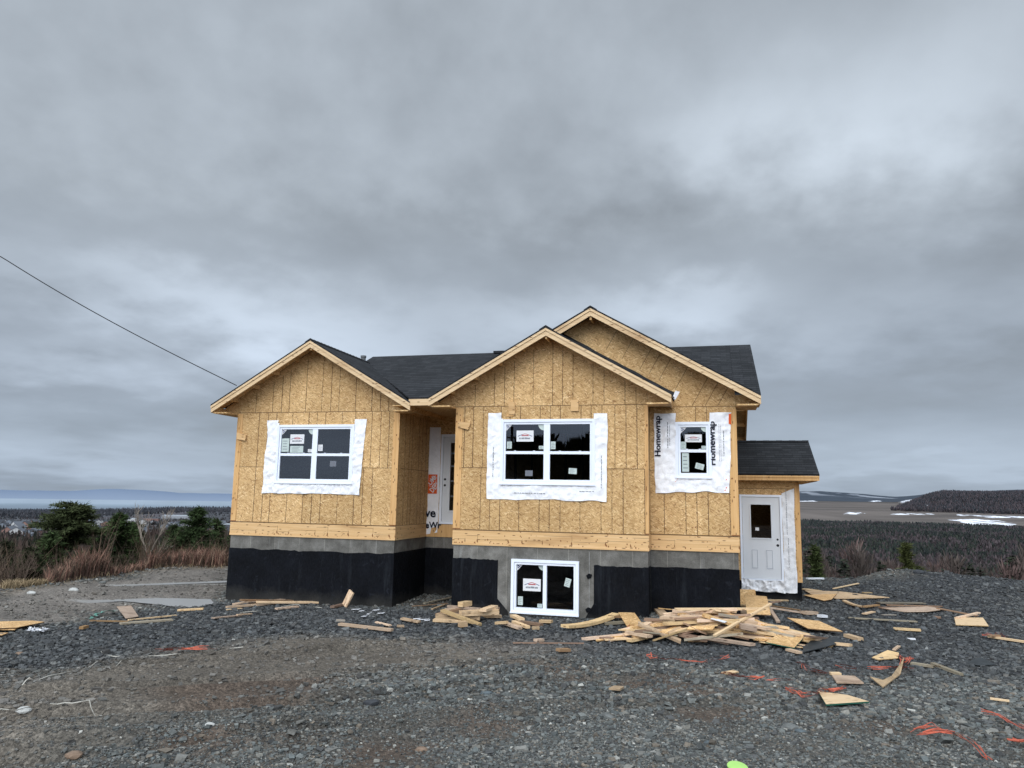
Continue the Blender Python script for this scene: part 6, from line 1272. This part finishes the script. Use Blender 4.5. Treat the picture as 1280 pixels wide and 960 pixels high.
# across the road behind the camera: what the windows mirror
forest('roadside_wood', 420, 186, 219, 42, 66, 4.5, 8.5, [(.020, .026, .016), (.030, .034, .022), (.014, .018, .012)], [.4, .3, .3], 'dark roadside wood behind the camera, mirrored in the windows', wmul=.30, blades=80)
random.seed(5)
a_ = R(231); town_house(30 * math.sin(a_), 30 * math.cos(a_), 7, 8, 3.6, R(-48), 'siding_c', 'roof_far', 'white neighbouring house behind the camera, mirrored in the left wing window', group='houses across the road')
a_ = R(224.5); px_, py_ = 30 * math.sin(a_), 30 * math.cos(a_); r_ = empty('utility_pole', (px_, py_, ghs(px_, py_)), R(-44)); tag(r_, 'utility pole behind the camera, mirrored in the left wing window', 'utility pole'); m = MB(); m.tube([(0, 0, -.3), (0, 0, 7.4)], .14, 10, taper=.1); m.build('pole', ['pole_wood'], r_); m = MB(); m.box(-1, -.05, 6.5, 1, .05, 6.62); m.build('crossarm', ['pole_wood'], r_)

# ================================================================== SKY and LIGHT
Wd = bpy.data.worlds.new('World'); sc.world = Wd; Wd.use_nodes = True; nt = Wd.node_tree; nt.nodes.clear()
SUN_EL, SUN_AZ = 36., 200.       # behind the camera, a little to the left
tc = nt.nodes.new('ShaderNodeTexCoord').outputs['Generated']; sep = N(nt, 'ShaderNodeSeparateXYZ', {0: tc})
dz = M_(nt, 'MAXIMUM', sep.outputs[2], 0.0)
el = M_(nt, 'MULTIPLY', M_(nt, 'ARCSINE', sep.outputs[2]), 57.2958); azn = M_(nt, 'MULTIPLY', M_(nt, 'ARCTAN2', sep.outputs[0], sep.outputs[1]), 57.2958)
sx_ = M_(nt, 'DIVIDE', azn, 17.); sy_ = M_(nt, 'MULTIPLY', M_(nt, 'LOGARITHM', M_(nt, 'ADD', M_(nt, 'MAXIMUM', el, -3.), 6.), 2.718), 2.1)
cv = N(nt, 'ShaderNodeCombineXYZ', {0: sx_, 1: sy_, 2: M_(nt, 'MULTIPLY', sep.outputs[1], .6)}).outputs[0]
n1 = noise(nt, mapping(nt, cv, (1.0, 1.25, 1), (0, 0, .12), (3.7, 1.9, 0)), 1., 7, .50, .0).outputs[0]
n2 = noise(nt, mapping(nt, cv, (.45, .6, 1), (0, 0, -.15), (8.3, 4.1, 0)), 1., 4, .45, .0).outputs[0]
n3 = noise(nt, mapping(nt, cv, (3.2, 3.6, 1), (0, 0, .4), (1.3, 6.1, 0)), 1., 6, .50, .0).outputs[0]
wa = M_(nt, 'MULTIPLY', M_(nt, 'SUBTRACT', n1, .5), 20.); we = M_(nt, 'MULTIPLY', M_(nt, 'SUBTRACT', n3, .5), 9.)
azw = M_(nt, 'ADD', azn, wa); elw = M_(nt, 'ADD', el, we)
def blob(u, v, su, sv, amp):
    d = ray(u, v); d = d / np.linalg.norm(d); a0 = math.degrees(math.atan2(d[0], d[1])); e0 = math.degrees(math.asin(d[2])); k = 57.3 / 951
    x_ = M_(nt, 'POWER', M_(nt, 'DIVIDE', M_(nt, 'SUBTRACT', azw, a0), su * k), 2.); y_ = M_(nt, 'POWER', M_(nt, 'DIVIDE', M_(nt, 'SUBTRACT', elw, e0), sv * k), 2.)
    return M_(nt, 'MULTIPLY', M_(nt, 'EXPONENT', M_(nt, 'MULTIPLY', M_(nt, 'ADD', x_, y_), -1.)), amp)
acc = M_(nt, 'ADD', M_(nt, 'MULTIPLY', M_(nt, 'SUBTRACT', n1, .5), .42), M_(nt, 'MULTIPLY', M_(nt, 'SUBTRACT', n2, .5), .14))
acc = M_(nt, 'ADD', acc, M_(nt, 'MULTIPLY', M_(nt, 'SUBTRACT', n3, .5), .20))
for b in ((1000, 130, 160, 85, .18), (860, 180, 110, 50, .09), (1160, 170, 130, 60, .10), (1240, 50, 110, 110, .13), (880, 385, 110, 45, .26), (210, 365, 190, 45, .24), (400, 425, 150, 38, .24), (690, 400, 150, 40, .14), (580, 310, 260, 45, -.07), (300, 290, 260, 50, -.03), (1100, 320, 260, 70, -.08), (1150, 480, 240, 55, -.08), (100, 500, 180, 22, -.06), (60, 60, 180, 140, .03), (150, 575, 240, 26, .10), (60, 440, 150, 30, .06), (1150, 585, 200, 16, .08), (560, 60, 300, 110, .02)):
    acc = M_(nt, 'ADD', acc, blob(*b))
val = M_(nt, 'ADD', .515, acc)
# brightening towards the sun hidden behind the clouds
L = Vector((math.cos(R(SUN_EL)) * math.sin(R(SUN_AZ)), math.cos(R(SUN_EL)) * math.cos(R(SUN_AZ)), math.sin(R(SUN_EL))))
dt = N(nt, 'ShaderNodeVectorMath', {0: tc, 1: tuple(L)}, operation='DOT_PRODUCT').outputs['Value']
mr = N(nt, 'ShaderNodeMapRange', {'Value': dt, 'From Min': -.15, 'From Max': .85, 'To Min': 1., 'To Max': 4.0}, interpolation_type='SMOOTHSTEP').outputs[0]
tint = ramp(nt, M_(nt, 'DIVIDE', el, 40.), [(0., (.74, .90, 1.12)), (.18, (.80, .925, 1.10)), (.5, (.855, .96, 1.075)), (1., (.865, .965, 1.075))])
tint = mixc(nt, ramp(nt, val, [(.2, 1.), (.45, 0.)]), tint, (.87, .962, 1.065))
vm = M_(nt, 'MAXIMUM', val, .13)
vcol = N(nt, 'ShaderNodeCombineColor', {0: vm, 1: vm, 2: vm}).outputs[0]; cc_ = mixc(nt, 1., vcol, tint, 'MULTIPLY')
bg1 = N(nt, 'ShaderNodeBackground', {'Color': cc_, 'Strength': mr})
sky = N(nt, 'ShaderNodeTexSky'); sky.sky_type = 'NISHITA'; sky.sun_disc = False; sky.sun_elevation = R(SUN_EL); sky.sun_rotation = R(SUN_AZ)
bg2 = N(nt, 'ShaderNodeBackground', {'Color': sky.outputs[0], 'Strength': .05})
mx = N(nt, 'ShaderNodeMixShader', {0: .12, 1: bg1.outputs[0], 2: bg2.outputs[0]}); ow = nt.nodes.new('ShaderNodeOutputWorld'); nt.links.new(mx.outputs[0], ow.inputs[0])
Wd.cycles.sampling_method = 'MANUAL'; Wd.cycles.sample_map_resolution = 512
sd = bpy.data.lights.new('sun', 'SUN'); sd.energy = 1.4; sd.angle = R(42); sd.color = (1, .965, .92); so = bpy.data.objects.new('sun', sd); COL.objects.link(so); so.rotation_euler = L.to_track_quat('Z', 'Y').to_euler()
